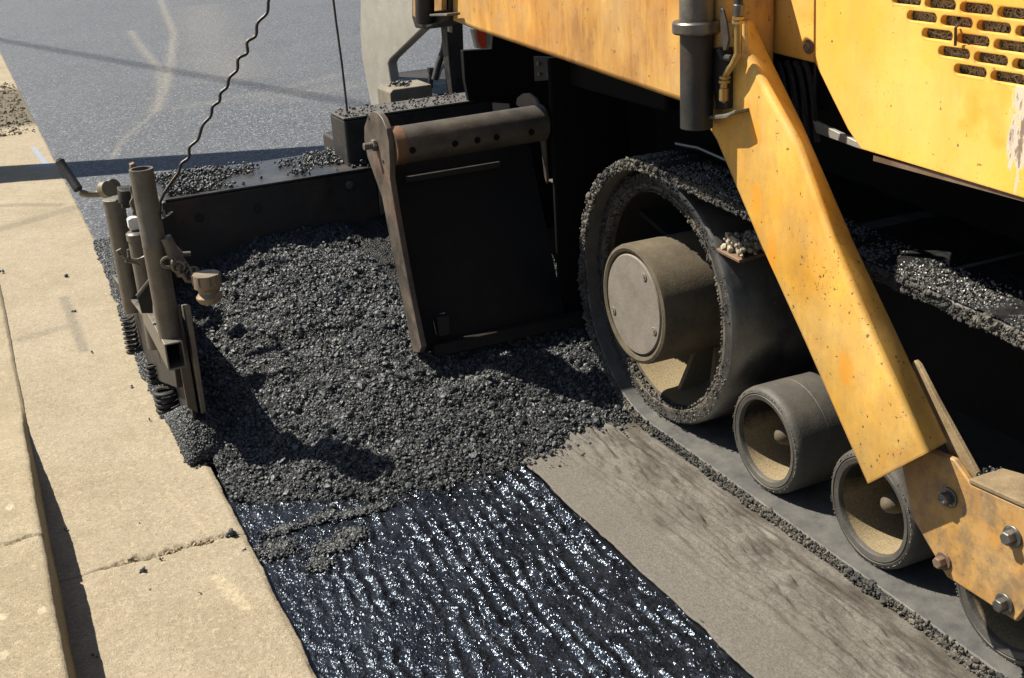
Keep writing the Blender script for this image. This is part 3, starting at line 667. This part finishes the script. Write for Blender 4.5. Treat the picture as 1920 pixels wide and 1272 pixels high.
# side panels
def holed(name, outer, holes, x, th, mat, parent, bev=.002):
    cu = bpy.data.curves.new(name, 'CURVE'); cu.dimensions = '2D'; cu.fill_mode = 'BOTH'; cu.extrude = th/2; cu.bevel_depth = bev; cu.bevel_resolution = 1
    for poly in [outer]+holes:
        sp_ = cu.splines.new('POLY'); sp_.points.add(len(poly)-1); sp_.use_cyclic_u = True
        for p_, (a, b_) in zip(sp_.points, poly): p_.co = (a, b_, 0, 1)
    o = bpy.data.objects.new(name, cu); col.objects.link(o)
    me = bpy.data.meshes.new_from_object(o.evaluated_get(bpy.context.evaluated_depsgraph_get()))
    bpy.data.objects.remove(o); bpy.data.curves.remove(cu)
    n = len(me.vertices); c_ = np.empty(n*3, np.float32); me.vertices.foreach_get('co', c_); c_ = c_.reshape(-1, 3)
    me.vertices.foreach_set('co', np.c_[x+th/2-c_[:, 2], c_[:, 0], c_[:, 1]].astype(np.float32).ravel()); me.update()
    me.materials.clear(); finish(me, 30); o = link(name, me, mat, parent)
    wn = o.modifiers.new('wn', 'WEIGHTED_NORMAL'); wn.mode = 'FACE_AREA'; wn.keep_sharp = True; wn.weight = 100
    return o
PXX = 1.75
yz = lambda pts, x=PXX: [tuple(onX(a, b, x)[1:]) for a, b in pts]
out = yz([(1532, -60), (1531, 118), (1560, 178), (1592, 242), (1616, 278)])
out += [(.9, out[-1][1]-.012*(out[-1][0]-.9)/.45), (.9, out[0][1])]
slots = []
def slot(yc, zc, Ls, Hs, k=7):
    r = Hs/2; a = Ls/2-r; P = []
    for j in range(k+1): t = math.pi/2-math.pi*j/k; P.append((yc+a+r*math.cos(t), zc+r*math.sin(t)))
    for j in range(k+1): t = -math.pi/2-math.pi*j/k; P.append((yc-a+r*math.cos(t), zc+r*math.sin(t)))
    return P
rows = [(1.859, 1.3785, 0), (1.8145, 1.3485, 1), (1.7675, 1.3195, 2), (1.721, 1.290, 3)]
pit = .0935
rows = [(1.905, 1.4085), (1.859, 1.3785), (1.8135, 1.3480), (1.7655, 1.3180), (1.7205, 1.2885)]
for ri, (y0, z0) in enumerate(rows):
    k = 0
    while y0-k*pit > 1.12:
        slots.append(slot(y0-k*pit, z0-.004*k*.5, .0870, .0245)); k += 1
pan = holed('side_panel', out, slots, PXX, .012, YELP, pv)
# dry straw caught behind the grille
mb = MB()
Vs = []; Fs = []
N = 9000
y = rng.uniform(1.1, 1.98, N); z = rng.uniform(1.265, 1.45, N); x = PXX+.0145+.02*rng.random(N)**1.5
for i in range(N):
    a = rng.uniform(0, math.pi*2); l = rng.uniform(.006, .02); b_ = rng.uniform(-.6, .6); wd = rng.uniform(.0005, .0013)
    d_ = np.array([rng.uniform(-.3, .3), math.cos(a), math.sin(a)])*l; n_ = np.array([0, -math.sin(a), math.cos(a)])*wd
    p = np.array([x[i], y[i], z[i]]); o = len(Vs); md_ = p+n_/wd*b_*l*.5
    Vs += [p-d_-n_, md_-n_, p+d_-n_, p+d_+n_, md_+n_, p-d_+n_]; Fs += [(o, o+1, o+4, o+5), (o+1, o+2, o+3, o+4)]
tag(arr_mesh('dry_straw', Vs, Fs, STRAW, pan), kind='stuff')
part('radiator_core', MB().box((PXX+.045, .92, 1.24), (PXX+.055, 2.0, 1.46)), BODY, pan)
part('grille_hook', MB().tube([onX(1796, 48, 1.745), onX(1792, 52, 1.735), onX(1791, 86, 1.738)], .003, 6), BLK, pan)

mb = MB().prism(PX([(1300, -60), (1527, -60), (1526, 118), (1435, 96), (1300, 70)], 1.765), (.01, 0, 0))
mid = part('service_panel', mb, YEL, pv, .002)
part('bolt', MB().hexbolt(onX(1518, 88, 1.765), 'X', .011, .012, washer=1.5), RUSTD, mid)
part('panel_flange', MB().prism(PX([(1523, 226), (1612, 268), (1617, 281), (1608, 279), (1530, 250)], 1.765), (.012, 0, 0)), GREY, pv, .002)
part('panel_edge', MB().prism(PX([(1526, 118), (1530, 118), (1528, 228), (1524, 226)], 1.766), (.004, 0, 0)), BLKR, pv)
mb = MB()
for k in range(5):
    part('engine_hose', MB().tube([onX(1440+k*17+t*10, 118+t*t*22, 1.79) for t in np.linspace(0, 2.6, 8)], .008, 8), HOSE, pv)
part('lower_lip', MB().box((1.753, .9, 1.064), (1.80, 1.98, 1.076)), RUSTD, pv)

# tow arm running back to the screed
mb = MB().prism(PX([(842, -80), (842, 39), (891, 59), (1038, 110), (1150, 150), (1282, 196), (1350, 214), (1350, -80)], 1.60), (.16, 0, 0))
tow = part('tow_arm', mb, YELD, pv, .018, 4)
mb = MB().prism(PX([(772, -80), (772, 34), (778, 53), (800, 55), (842, 38), (842, -80)], 1.585), (.10, 0, 0))
clev = part('arm_clevis', mb, BLKR, tow, .006)
part('clevis_pin', MB().tube([onX(797, -80, 1.555), onX(797, 41, 1.555)], .036, 24), BLK, tow, .003)
part('clevis_edge', MB().prism(PX([(774, -80), (782, -80), (782, 36), (774, 30)], 1.56), (.02, 0, 0)), YELB, tow, .002)
part('clevis_tab', MB().prism(PX([(805, 27), (838, 26), (838, 31), (805, 31)], 1.54), (.05, 0, 0)), STEEL, tow, .002)
part('clevis_stop', MB().prism(PX([(815, -80), (829, -80), (828, 20), (814, 22)], 1.56), (.02, 0, 0)), YELB, tow, .002)

# diagonal arm
Lp = [(1330, 40), (1330, 232), (1348, 262), (1432, 460), (1514, 640), (1631, 906)]
Rp = [(1396, 40), (1399, 96), (1442, 174), (1500, 275), (1562, 452), (1638, 640), (1735, 852)]
Ep = [(1406, 38), (1418, 62), (1435, 101), (1500, 235), (1596, 456), (1683, 640), (1772, 831)]
AX = 1.62
l3 = PX(Lp, AX); r3 = PX(Rp, AX); e3 = PX(Ep, AX+.075)
v = l3+r3+e3; nl, nr = len(l3), len(r3)
f = [tuple(range(nl))+tuple(range(nl+nr-1, nl-1, -1))]
f += [(nl+i, nl+i+1, nl+nr+i+1, nl+nr+i) for i in range(nr-1)]
da = part('diagonal_arm', MB().add(v, f), YELA, pv, .012, 4, 60, ang=12)
md = da.modifiers.new('s', 'SOLIDIFY'); md.thickness = .012; md.offset = 0
b3 = da.modifiers.new('b', 'BEVEL'); b3.width = .003; b3.segments = 2; b3.limit_method = 'ANGLE'; b3.angle_limit = R_(50)
# inner plate, bolted bracket
mb = MB().prism(PX([(1690, 875), (1745, 845), (1788, 862), (1820, 908), (1935, 960), (1990, 986), (1990, 1090), (1930, 1135), (1905, 1167), (1775, 1083), (1712, 975)], 1.685), (.016, 0, 0))
brk = part('bolted_bracket', mb, YELB, pv, .004)
a_, b_, c_ = onX(1816, 907, 1.683), onX(1935, 961, 1.683), onX(1990, 987, 1.683)
part('bracket_flange', MB().prism([a_, b_, c_, c_+[.13, 0, 0], b_+[.13, 0, 0], a_+[.09, 0, 0]], (0, 0, .012)), make_dusty('flange_dust', (.10, .07, .035), (.24, .175, .10), .5, .9, 12), brk, .003)
mb = MB().prism(PX([(1709, 682), (1714, 676), (1722, 684), (1752, 742), (1832, 888), (1828, 905), (1808, 908), (1788, 868), (1720, 716)], 1.715), (.012, 0, 0))
part('bracket_fin', mb, DUSTY, brk, .002)
for p, r in [((1780, 933), .0145), ((1899, 1006), .0150), ((1770, 1052), .0135), ((1884, 1132), .0145)]:
    part('bolt', MB().hexbolt(onX(*p, 1.684), 'X', r, .022, washer=1.55), SHINE if r > .0140 else RUSTD, brk, .0015)
q = onX(1840, 905, 1.72)
crust('flange_crumbs', q+np.c_[rng.uniform(0, .06, 40), rng.normal(0, .012, 40), rng.uniform(.008, .018, 40)], rng.uniform(.002, .006, 40), brk)

# dark post with collar in front of the arm
tb = onX(1306, 240, 1.565)
post = part('support_post', MB().tube([tb, tb+[0, 0, .5]], .039, 36), BLK, pv, .002)
zc = onX(1304, 50, 1.565)[2]
part('collar', MB().lathe([(.040, -.014), (.054, -.014), (.057, -.010), (.057, .010), (.054, .014), (.040, .014)], (tb[0], tb[1], zc), 'Z', 40), SHINE, post)
part('upper_sleeve', MB().tube([(tb[0], tb[1], zc+.012), (tb[0], tb[1], zc+.2)], .0402, 36), STEEL, post)
mb = MB().prism(PX([(1326, 95), (1342, 90), (1362, 90), (1362, 205), (1342, 205)], 1.595), (.02, 0, 0))
part('post_bracket', mb, BLKR, post, .003)
p0 = onX(1320, 225, 1.575); p1 = onX(1362, 222, 1.575); p2 = onX(1378, 213, 1.575)
part('bracket_shelf', MB().prism([p0, p1, p2, p2+[.045, 0, 0], p0+[.045, 0, 0]], (0, 0, .008)), STEEL, post, .002)
# hose with brass fitting and lever
hz_ = [onX(*p, 1.59) for p in [(1384, -40), (1385, 15), (1384, 40), (1384, 100), (1374, 122), (1362, 138), (1357, 160), (1357, 188)]]
hose = part('hydraulic_hose', MB().tube(hz_[:2], .010, 14), HOSE, pv)
part('ferrule', MB().tube([onX(1385, 8, 1.59), onX(1384, 30, 1.59)], .013, 16), SHINE, hose, .001)
part('brass_pipe', MB().tube(hz_[1:], [.009, .009, .0085, .008, .0085, .009, .0085], 14), BRASS, hose)
for p in [(1384, 34), (1383, 42), (1359, 145), (1358, 153)]: part('hex_nut', MB().lathe([(.009, -.004), (.0145, -.003), (.0145, .003), (.009, .004)], onX(*p, 1.59), 'Z', 6), BRASS, hose)
part('drain_tip', MB().lathe([(.011, .02), (.011, -.008), (.004, -.014)], onX(1357, 182, 1.59), 'Z', 14), BRASS, hose)
part('valve_lever', MB().prism(PX([(1349, 14), (1355, 18), (1362, 45), (1366, 75), (1362, 95), (1356, 96), (1351, 70)], 1.582), (.006, 0, 0)), BLK, hose, .0015)
part('valve_body', MB().tube([onX(1350, 92, 1.585), onX(1356, 108, 1.587), onX(1372, 110, 1.59)], .009, 10), BLKR, hose)

# auger deflector: side plates, tube, sloping plate
dfl = part('deflector_plate', MB().prism([(1.215, 3.83, .80), (1.79, 3.83, .80), (1.79, 3.565, .14), (1.215, 3.565, .14)], (0, .018, .004)), GREASE, pv, .002)
XA = 1.20
disc = PX([(683, 262), (683, 238), (689, 219), (698, 209), (707, 211), (716, 222), (724, 242), (729, 268), (731, 305), (731, 335), (741, 398), (757, 488), (773, 572), (790, 652), (786, 662), (774, 660), (760, 590), (737, 480), (716, 370), (700, 325), (689, 295)], XA)
sp1 = part('end_plate', MB().prism(disc, (.02, 0, 0)), make_steel('end_plate_steel', (.045, .037, .030), (.14, .112, .088), .6, (.45, .7), .25, 12, .001, (.20, .085, .03)), dfl, .002)
mb = MB().hexbolt(onX(706, 272, XA), 'X', .021, .016, washer=0); mb.lathe([(.012, -.012), (.012, -.045)], onX(706, 272, XA), 'X', 14)
part('pivot_bolt', mb, STEEL, dfl, .001)
for p in [(692, 222), (719, 303), (691, 312)]: part('plate_rivet', MB().lathe([(.006, 0), (.006, -.003)], onX(*p, XA), 'X', 10), BLK, dfl)
far = PX([(967, 196), (969, 184), (979, 176), (990, 175), (1002, 184), (1014, 206), (1018, 240), (1025, 338), (1024, 345), (1020, 330), (1010, 240), (988, 212)], 1.77)
part('end_plate', MB().prism(far, (.010, 0, 0)), sp1.data.materials[0], dfl, .002)
tc = onX(734, 275, XA+.02)
dt = part('deflector_tube', MB().tube([tc, (1.772, tc[1], tc[2]+.004)], .062, 40), make_steel('tube_steel', (.055, .048, .04), (.10, .088, .072), .35, (.38, .6), .3, 14), dfl)
mb = MB()
for x in (1.27, 1.42, 1.50, 1.57, 1.70): 
    d_ = np.array([0, -math.cos(R_(-8)), math.sin(R_(-8))]); q = np.array([x, tc[1], tc[2]])+d_*.059
    part('tube_plug', MB().tube([q, q+d_*.006], .011, 12), BODY, dfl)
part('rust_band', MB().tube([tc, (1.255, tc[1], tc[2])], .0632, 40), make_steel('rust_band', (.085, .045, .025), (.20, .10, .045), .7, (.5, .8), .1, 16), dt)
part('stiffener', MB().prism([(1.30, 3.80, .735), (1.66, 3.80, .735), (1.66, 3.80, .715), (1.30, 3.80, .715)], (0, -.015, 0)), BLKR, dfl, .002)
part('bottom_rail', MB().prism([(1.26, 3.562, .205), (1.86, 3.562, .205), (1.86, 3.55, .165), (1.26, 3.55, .165)], (0, -.03, 0)), GREASE, dfl, .003)
part('lug', MB().box((1.29, 3.56, .22), (1.335, 3.60, .29)), BLKR, dfl, .003)

# ---------------------------------------------------------------- screed
scr = part('screed', MB().box((.585, 4.6, .0), (1.46, 5.0, .585)).box((1.36, 4.66, .56), (2.03, 4.86, .786)).box((1.52, 4.55, 0), (3.9, 5.6, .56)), BLK, pv, .012, 3)
part('screed_shelf', MB().box((.60, 4.592, .586), (1.47, 5.01, .594)), make_steel('shelf_steel', (.03, .03, .031), (.07, .068, .066), .2, (.25, .5), .3, 8), scr, .002)
part('screed_top', MB().box((1.358, 4.655, .787), (2.03, 4.862, .795)), make_steel('top_plate_steel', (.055, .053, .048), (.10, .094, .084), .2, (.5, .8), .1, 10), scr, .002)
part('heater_box', MB().prism([(1.70, 5.05, .70), (1.70, 5.05, .80), (1.715, 5.05, .815), (1.90, 5.05, .815), (1.90, 5.05, .70)], (0, .18, 0)), make_dusty('heater_dust', (.10, .088, .065), (.19, .165, .125), .45, .85, 9), scr, .004)
part('bolt', MB().hexbolt((1.335, 4.598, .535), 'Y', .012, .012, washer=1.4), SHINE, scr)
for x, z in ((.72, .50), (.95, .50)): part('bolt', MB().hexbolt((x, 4.6, z), 'Y', .011, .01), BLKR, scr)
part('walkway', MB().box((1.96, 5.3, .42), (3.9, 6.1, .72)), BLKR, scr, .01)
part('screed_post', MB().prism(PYs([(836, 40), (868, 40), (872, 170), (850, 185), (842, 120)], 5.0), (0, .07, 0)), BLK, scr, .004)
part('screed_hose', MB().tube([onY(*p, 5.1) for p in [(834, 20), (838, 60), (832, 95), (822, 120), (815, 150)]], .016, 12), HOSE, scr)
part('return_hose', MB().tube([onY(*p, 5.3) for p in [(848, 112), (835, 118), (826, 130), (820, 148)]], .009, 10), simple('grey_hose', (.45, .44, .42), .4), scr)
part('set_screw', MB().tube([onY(808, 128, 5.15), onY(807, 165, 5.15)], .012, 10).tube([onY(808, 127, 5.15), onY(808, 135, 5.15)], .018, 8), BLK, scr)
part('lamp_bracket', MB().prism(PYs([(842, 45), (848, 45), (848, 62), (842, 60)], 4.95), (0, .02, 0)), PALE, scr)
spt = part('side_plate', MB().prism(PX([(677, -90), (675, 60), (679, 110), (688, 160), (703, 235), (745, 235), (736, 176), (727, 120), (731, 112), (790, 55), (812, 48), (850, 40), (850, -90)], 1.9), (.05, 0, 0)), GREY, pv, .006)
rf = part('reflector', MB().prism(PYs([(886, 56), (922, 56), (925, 93), (894, 91)], 4.9), (0, .03, 0)), PALE, pv, .002)
part('red_band', MB().prism(PYs([(893, 56), (911, 58), (912, 90), (903, 91), (896, 78)], 4.896), (0, .002, 0)), RED, rf)
part('reflector_side', MB().prism(PYs([(912, 58), (924, 62), (925, 94), (912, 91)], 4.894), (0, .003, 0)), GREY, rf)
# loose mix on the screed
def scatter(name, xy, z, rad, lab, zj=.012):
    n = len(xy); V, Fc = stones(np.c_[xy, z+rad*.5+zj*rng.random(n)**2], rad); return tag(arr_mesh(name, V, Fc, MIX), lab, 'spilled asphalt', kind='stuff')
N = 5200; xs_ = rng.uniform(.62, 1.46, N); ys_ = rng.uniform(4.62, 4.99, N)
de = .5+.9*fbm(xs_, ys_, 6, 4, 120)+.55*(1-sstep(.68, .95, xs_))-.15
ok = rng.random(N) < np.clip(de*1.5-.35, 0, 1)*.8
scatter('loose_mix', np.c_[xs_, ys_][ok], .594, rng.uniform(.003, .009, N)[ok], 'crumbled black mix lying on the low screed shelf', .02)
N = 260; scatter('loose_mix', np.c_[rng.uniform(1.37, 2.0, N), rng.uniform(4.66, 4.85, N)], .795, rng.uniform(.002, .007, N), 'thin grains of mix on the raised screed box', .003)
N = 40; scatter('loose_mix', np.c_[rng.normal(1.79, .03, N), rng.normal(5.14, .03, N)], .815, rng.uniform(.004, .010, N), 'small clump of mix on top of the heater box', .012)

# ---------------------------------------------------------------- end gate at the gutter
eg = part('end_gate', MB().prism(PX([(210, 520), (236, 548), (300, 640), (325, 672), (332, 728), (300, 716), (284, 694), (262, 652), (245, 604)], .417), (.02, 0, 0)), BLKR, pv, .003)
def vert(px, py, y, z0, z1):
    q = onY(px, py, y); return np.array([q[0], y, z0]), np.array([q[0], y, z1])
# square tube and main post
tf = 3.53
ql, qr = onY(309, 655, tf), onY(346, 655, tf); x0, x1 = ql[0], qr[0]; zt = onY(328, 642, tf)[2]; zb = onY(328, 694, tf)[2]
def hollow(x0, x1, z0, z1, y0, y1, t):
    def ring(x0, x1, z0, z1, y): return [(x0, y, z0), (x1, y, z0), (x1, y, z1), (x0, y, z1)]
    v = ring(x0, x1, z0, z1, y0)+ring(x0+t, x1-t, z0+t, z1-t, y0)+ring(x0+t, x1-t, z0+t, z1-t, y1)+ring(x0, x1, z0, z1, y1)
    f = []
    for a in range(3):
        for j in range(4): f.append((4*a+j, 4*a+(j+1) % 4, 4*a+4+(j+1) % 4, 4*a+4+j))
    for j in range(4): f.append((12+j, 12+(j+1) % 4, (j+1) % 4, j))
    return MB().add(v, f)
part('square_tube', hollow(x0, x1, zb, zt, tf, tf+.50, .006), STEEL, eg, .004)
p0, p1 = vert(322, 645, 3.60, zt-.01, 0); ptop = onY(268, 316, 3.60); p1[2] = ptop[2]
pr = 21*np.linalg.norm(ptop-CAM)/F
ps = part('gate_post', MB().lathe([(pr, 0), (pr, .3), (pr*1.015, .302), (pr*1.015, .312), (pr, .314), (pr, p1[2]-p0[2]), (pr*.8, p1[2]-p0[2]), (pr*.8, p1[2]-p0[2]-.25), (0, p1[2]-p0[2]-.25)], p0, 'Z', 40), STEEL, eg)
part('post_lug', MB().tube([onY(304, 402, 3.585), onY(310, 401, 3.585)], .010, 10), STEEL, eg)
# rear screw cylinder
q1, q2 = onY(237, 520, 4.53), onY(212, 372, 4.53)
q1 = np.array([q2[0], 4.53, .2]); rc_ = 18*np.linalg.norm(q2-CAM)/F
cy = part('screw_cylinder', MB().lathe([(rc_, 0), (rc_, q2[2]-q1[2]-.012), (rc_*1.06, q2[2]-q1[2]-.010), (rc_*1.06, q2[2]-q1[2]-.003), (rc_*.9, q2[2]-q1[2])], q1, 'Z', 32), STEEL, eg)
q3 = onY(255, 434, 4.025); r4 = 16.5*np.linalg.norm(q3-CAM)/F; q4 = np.array([q3[0], 4.025, .22])
part('screw_cylinder', MB().lathe([(r4, 0), (r4, q3[2]-.22-.03), (r4*1.12, q3[2]-.22-.028), (r4*1.12, q3[2]-.22-.006), (r4*.9, q3[2]-.22)], q4, 'Z', 32), STEEL, eg)
part('cylinder_cap', MB().prism(PYs([(239, 413), (246, 409), (256, 408), (264, 412), (265, 430), (250, 434), (242, 430)], 4.025), (0, .03, .0)), WHITE, eg, .004)
# crank handle
hub_ = onY(205, 356, 4.51)
cr = part('crank_handle', MB().tube([onY(*p, 4.485) for p in [(150, 361), (165, 365), (185, 364), (196, 358)]], [.012, .012, .013, .017], 14), make_steel('crank_steel', (.16, .14, .095), (.26, .23, .16), .3, (.35, .6), .4), eg)
part('crank_hub', MB().tube([onY(194, 357, 4.49), onY(204, 354, 4.465)], .030, 20).tube([onY(207, 352, 4.51), onY(214, 351, 4.49)], .031, 20).tube([onY(194, 357, 4.485), onY(214, 352, 4.51)], .012, 12), cr.data.materials[0], cr, .002)
ga, gb = onY(147, 356, 4.485), onY(112, 303, 4.56)
part('crank_grip', MB().tube([ga, ga+(gb-ga)*.92, gb], [.0175, .0165, .0185], 18), HOSE, cr, .002)
part('grip_end', MB().tube([gb, gb+(gb-ga)*.06], [.014, .010], 12), BODY, cr)
# gearbox with lock bolt and chain behind the post
mb = MB().tube([onY(222, 366, 4.345), onY(246, 362, 4.345)], .030, 16).tube([onY(236, 356, 4.32), onY(236, 382, 4.32)], .026, 14).tube([onY(228, 384, 4.345), onY(243, 382, 4.345)], .016, 12)
part('gear_housing', mb, BLKR, eg, .003)
part('guide_strip', MB().prism(PYs([(244, 312), (255, 310), (262, 405), (250, 412)], 4.165), (0, .02, 0)), STEEL, eg, .002)
part('guide_cap', MB().prism(PYs([(243, 310), (252, 306), (257, 312), (250, 318)], 4.12), (0, .03, 0)), RUSTD, eg, .002)
def wavy(a, b, n, amp, yy, k=8):
    P = []
    for i in range(n*k+1):
        t = i/(n*k); px = a[0]+(b[0]-a[0])*t; py = a[1]+(b[1]-a[1])*t; l = math.hypot(b[0]-a[0], b[1]-a[1])
        o = amp*math.sin(2*math.pi*t*n); P.append(onY(px-(b[1]-a[1])/l*o, py+(b[0]-a[0])/l*o, yy))
    return P
part('lock_wire', MB().tube(wavy((248, 320), (249, 402), 3, 3.0, 4.025), .006, 8), STEEL, eg)
part('tie_wire', MB().tube([onY(*p, 3.96) for p in [(232, 478), (223, 478), (220, 471), (225, 468), (230, 476), (234, 483), (246, 488), (258, 488), (268, 484), (276, 479)]], .0055, 8).tube([onY(*p, 3.96) for p in [(240, 468), (242, 482), (236, 490), (252, 493), (262, 498)]], .005, 8), STEEL, eg)
part('gusset', MB().prism(PYs([(257, 555), (285, 520), (287, 588), (266, 588)], 3.75), (0, .012, 0)), BLKR, eg, .002)
part('gusset_edge', MB().tube([onY(257, 556, 3.74), onY(286, 519, 3.74)], .006, 6), STEEL, eg)
# flange along the gate top
mb = MB(); pa, pb = onX(211, 520, .40), onX(302, 640, .40)
mb.prism([pa, pb, pb+[.05, .0, 0], pa+[.06, 0, 0]], (0, 0, .01)); part('gate_flange', mb, STEEL, eg, .002)
t_ = rng.random(240); crust('flange_grains', pa+(pb-pa)*t_[:, None]*.85+np.c_[.012+.045*rng.random(240), np.zeros(240), .012*np.ones(240)], rng.uniform(.002, .006, 240), eg)
# front slab (angle iron) and ski
mb = MB().prism(PYs([(329, 578), (338, 572), (372, 776), (352, 765), (340, 700)], 3.595), (0, .014, 0))
part('front_blade', mb, make_steel('blade_steel', (.06, .052, .042), (.11, .095, .075), .3, (.4, .7), .3), eg, .002)
bx = onY(345, 572, 3.595)
mb = MB().prism(PX([(339, 572), (347, 574), (378, 776), (372, 778)], bx[0]-.004), (.016, 0, 0)); part('blade_flange', mb, STEEL, eg, .002)
xg = bx[0]-.03
part('gate_wall', MB().prism([(xg, 3.60, .04), (xg, 4.6, .04), (xg, 4.6, .42), (xg, 4.0, .49), (xg, 3.60, .47)], (.012, 0, 0)), BLKR, eg, .002)  # hidden wall, its height raised to widen the gate's shadow on the heap
part('gate_link', MB().prism([(xg, 4.50, .2), (.62, 4.55, .2), (.62, 4.55, .55), (xg, 4.50, .5)], (0, .03, 0)), BLKR, eg, .003)
# springs
for px, py, y, z0, z1, r, tn in [(243, 620, 4.62, -.005, .15, .024, 8), (284, 672, 4.22, .0, .09, .024, 5), (313, 735, 3.96, .0, .085, .040, 4)]:
    q = onY(px, py, y); part('coil_spring', MB().helix((q[0], y), r, z0, z1, tn, r*.22), BLKR, eg)
# knob hanging from a bracket with a chain
kc = onY(390, 540, 3.44); kr = 24*np.linalg.norm(kc-CAM)/F; kt = onY(389, 513, 3.44)[2]; kb = onY(393, 566, 3.44)[2]
part('lock_knob', MB().lathe([(kr*.2, kt-.001), (kr, kt), (kr*1.02, kt-.006), (kr*1.02, kt-.04), (kr*.78, kt-.048), (kr*.74, kt-.058), (kr*.98, kt-.070), (kr*.98, kb+.012), (kr*.8, kb)], (kc[0], kc[1], 0), 'Z', 36), make_steel('knob_steel', (.16, .125, .085), (.27, .215, .15), .45, (.45, .65), .35, 20, .001, (.26, .12, .05)), eg)
mb = MB()
for a in range(0, 360, 45):
    q = np.array([kc[0]+kr*math.cos(R_(a)), kc[1]+kr*math.sin(R_(a)), kt-.03]); part('knob_ridge', MB().tube([q, q+[0, 0, .03]], .004, 6), STEEL, eg)
part('knob_arm', MB().tube([onY(*p, 3.57) for p in [(310, 445), (326, 478), (346, 512)]], [.018, .02, .026], 14).tube([onY(*p, 3.515) for p in [(341, 512), (350, 526), (366, 528)]], .0075, 10), STEEL, eg)
part('knob_plate', MB().prism(PYs([(308, 440), (318, 460), (332, 462), (344, 474), (348, 480), (330, 478), (312, 482)], 3.615), (0, .015, 0)), make_steel('bright_plate', (.2, .2, .19), (.33, .32, .30), .2, (.3, .5), .4), eg, .002)
part('plate_stub', MB().tube([onY(342, 477, 3.615), onY(357, 476, 3.615)], .008, 10), STEEL, eg)
mb = MB()
for i in range(7):
    t = i/6; c_ = onY(316+54*t, 492+24*t, 3.53); a = i*1.3
    mb.tube([c_+.016*np.array([math.cos(a)*math.cos(s_)*1.3, math.sin(a)*math.cos(s_), math.sin(s_)]) for s_ in np.linspace(0, 2*math.pi, 15)], .0048, 6)
part('chain', mb, STEEL, eg)

# ---------------------------------------------------------------- wires over the screed
def mono(name, P, r, lab, cat):
    o = part(name, MB().tube(P, r, 8), WIRE); tag(o, lab, cat); return o
P = []
base = [(300, 402), (300, 380), (308, 362), (335, 322), (392, 218), (432, 148), (480, 58), (508, 0), (530, -60)]
cs_ = np.r_[0, np.cumsum([math.dist(base[i], base[i+1]) for i in range(len(base)-1)])]
for s_ in np.arange(0, cs_[-1], 2.2):
    px = np.interp(s_, cs_, [b_[0] for b_ in base]); py = np.interp(s_, cs_, [b_[1] for b_ in base]); k = min(max((s_-70)/60, 0), 1)
    o_ = (3.3+1.1*math.sin(s_*.021)+.7*math.sin(s_*.057+1))*math.sin(2*math.pi*(s_+7*math.sin(s_*.023)+3*math.sin(s_*.051))/38)*k; P.append(onY(px+o_*.86, py+o_*.5, 4.58))
mono('twisted_wire', P, .0062, 'wavy dark twisted wire rising from behind the end gate post', 'wire')
mono('thin_cable', [onY(*p, 4.75) for p in [(652, 219), (649, 190), (641, 120), (630, 40), (625, 0), (618, -80)]], .0048, 'thin straight black cable standing on the raised screed box', 'cable')

# ---------------------------------------------------------------- unseen pole, added for the wide road shadow; overhead line for the thin one
Lx, Ly = L.x/-L.z, L.y/-L.z
pb_ = np.array([-1.75, 9.15, .0]); lean = np.array([.45, .14, 1.0])
ut = part('shadow_pole', MB().tube([pb_, pb_+lean*4.1], [.33, .17], 24), simple('timber', (.22, .16, .1), .8)); tag(ut, 'unseen leaning timber pole added left of the gutter to throw the road shadow band', 'pole')
a_, b_ = onZ(-40, 68, 0), onZ(700, 200, 0)
d_ = b_-a_; a_ = a_-d_*.3; b_ = b_+d_*1.5; hl = 20.0
ln = part('overhead_line', MB().tube([a_-np.array([Lx, Ly, -1])*hl, b_-np.array([Lx, Ly, -1])*hl], .04, 8), WIRE); tag(ln, 'overhead line hung high across the fresh road', 'cable')
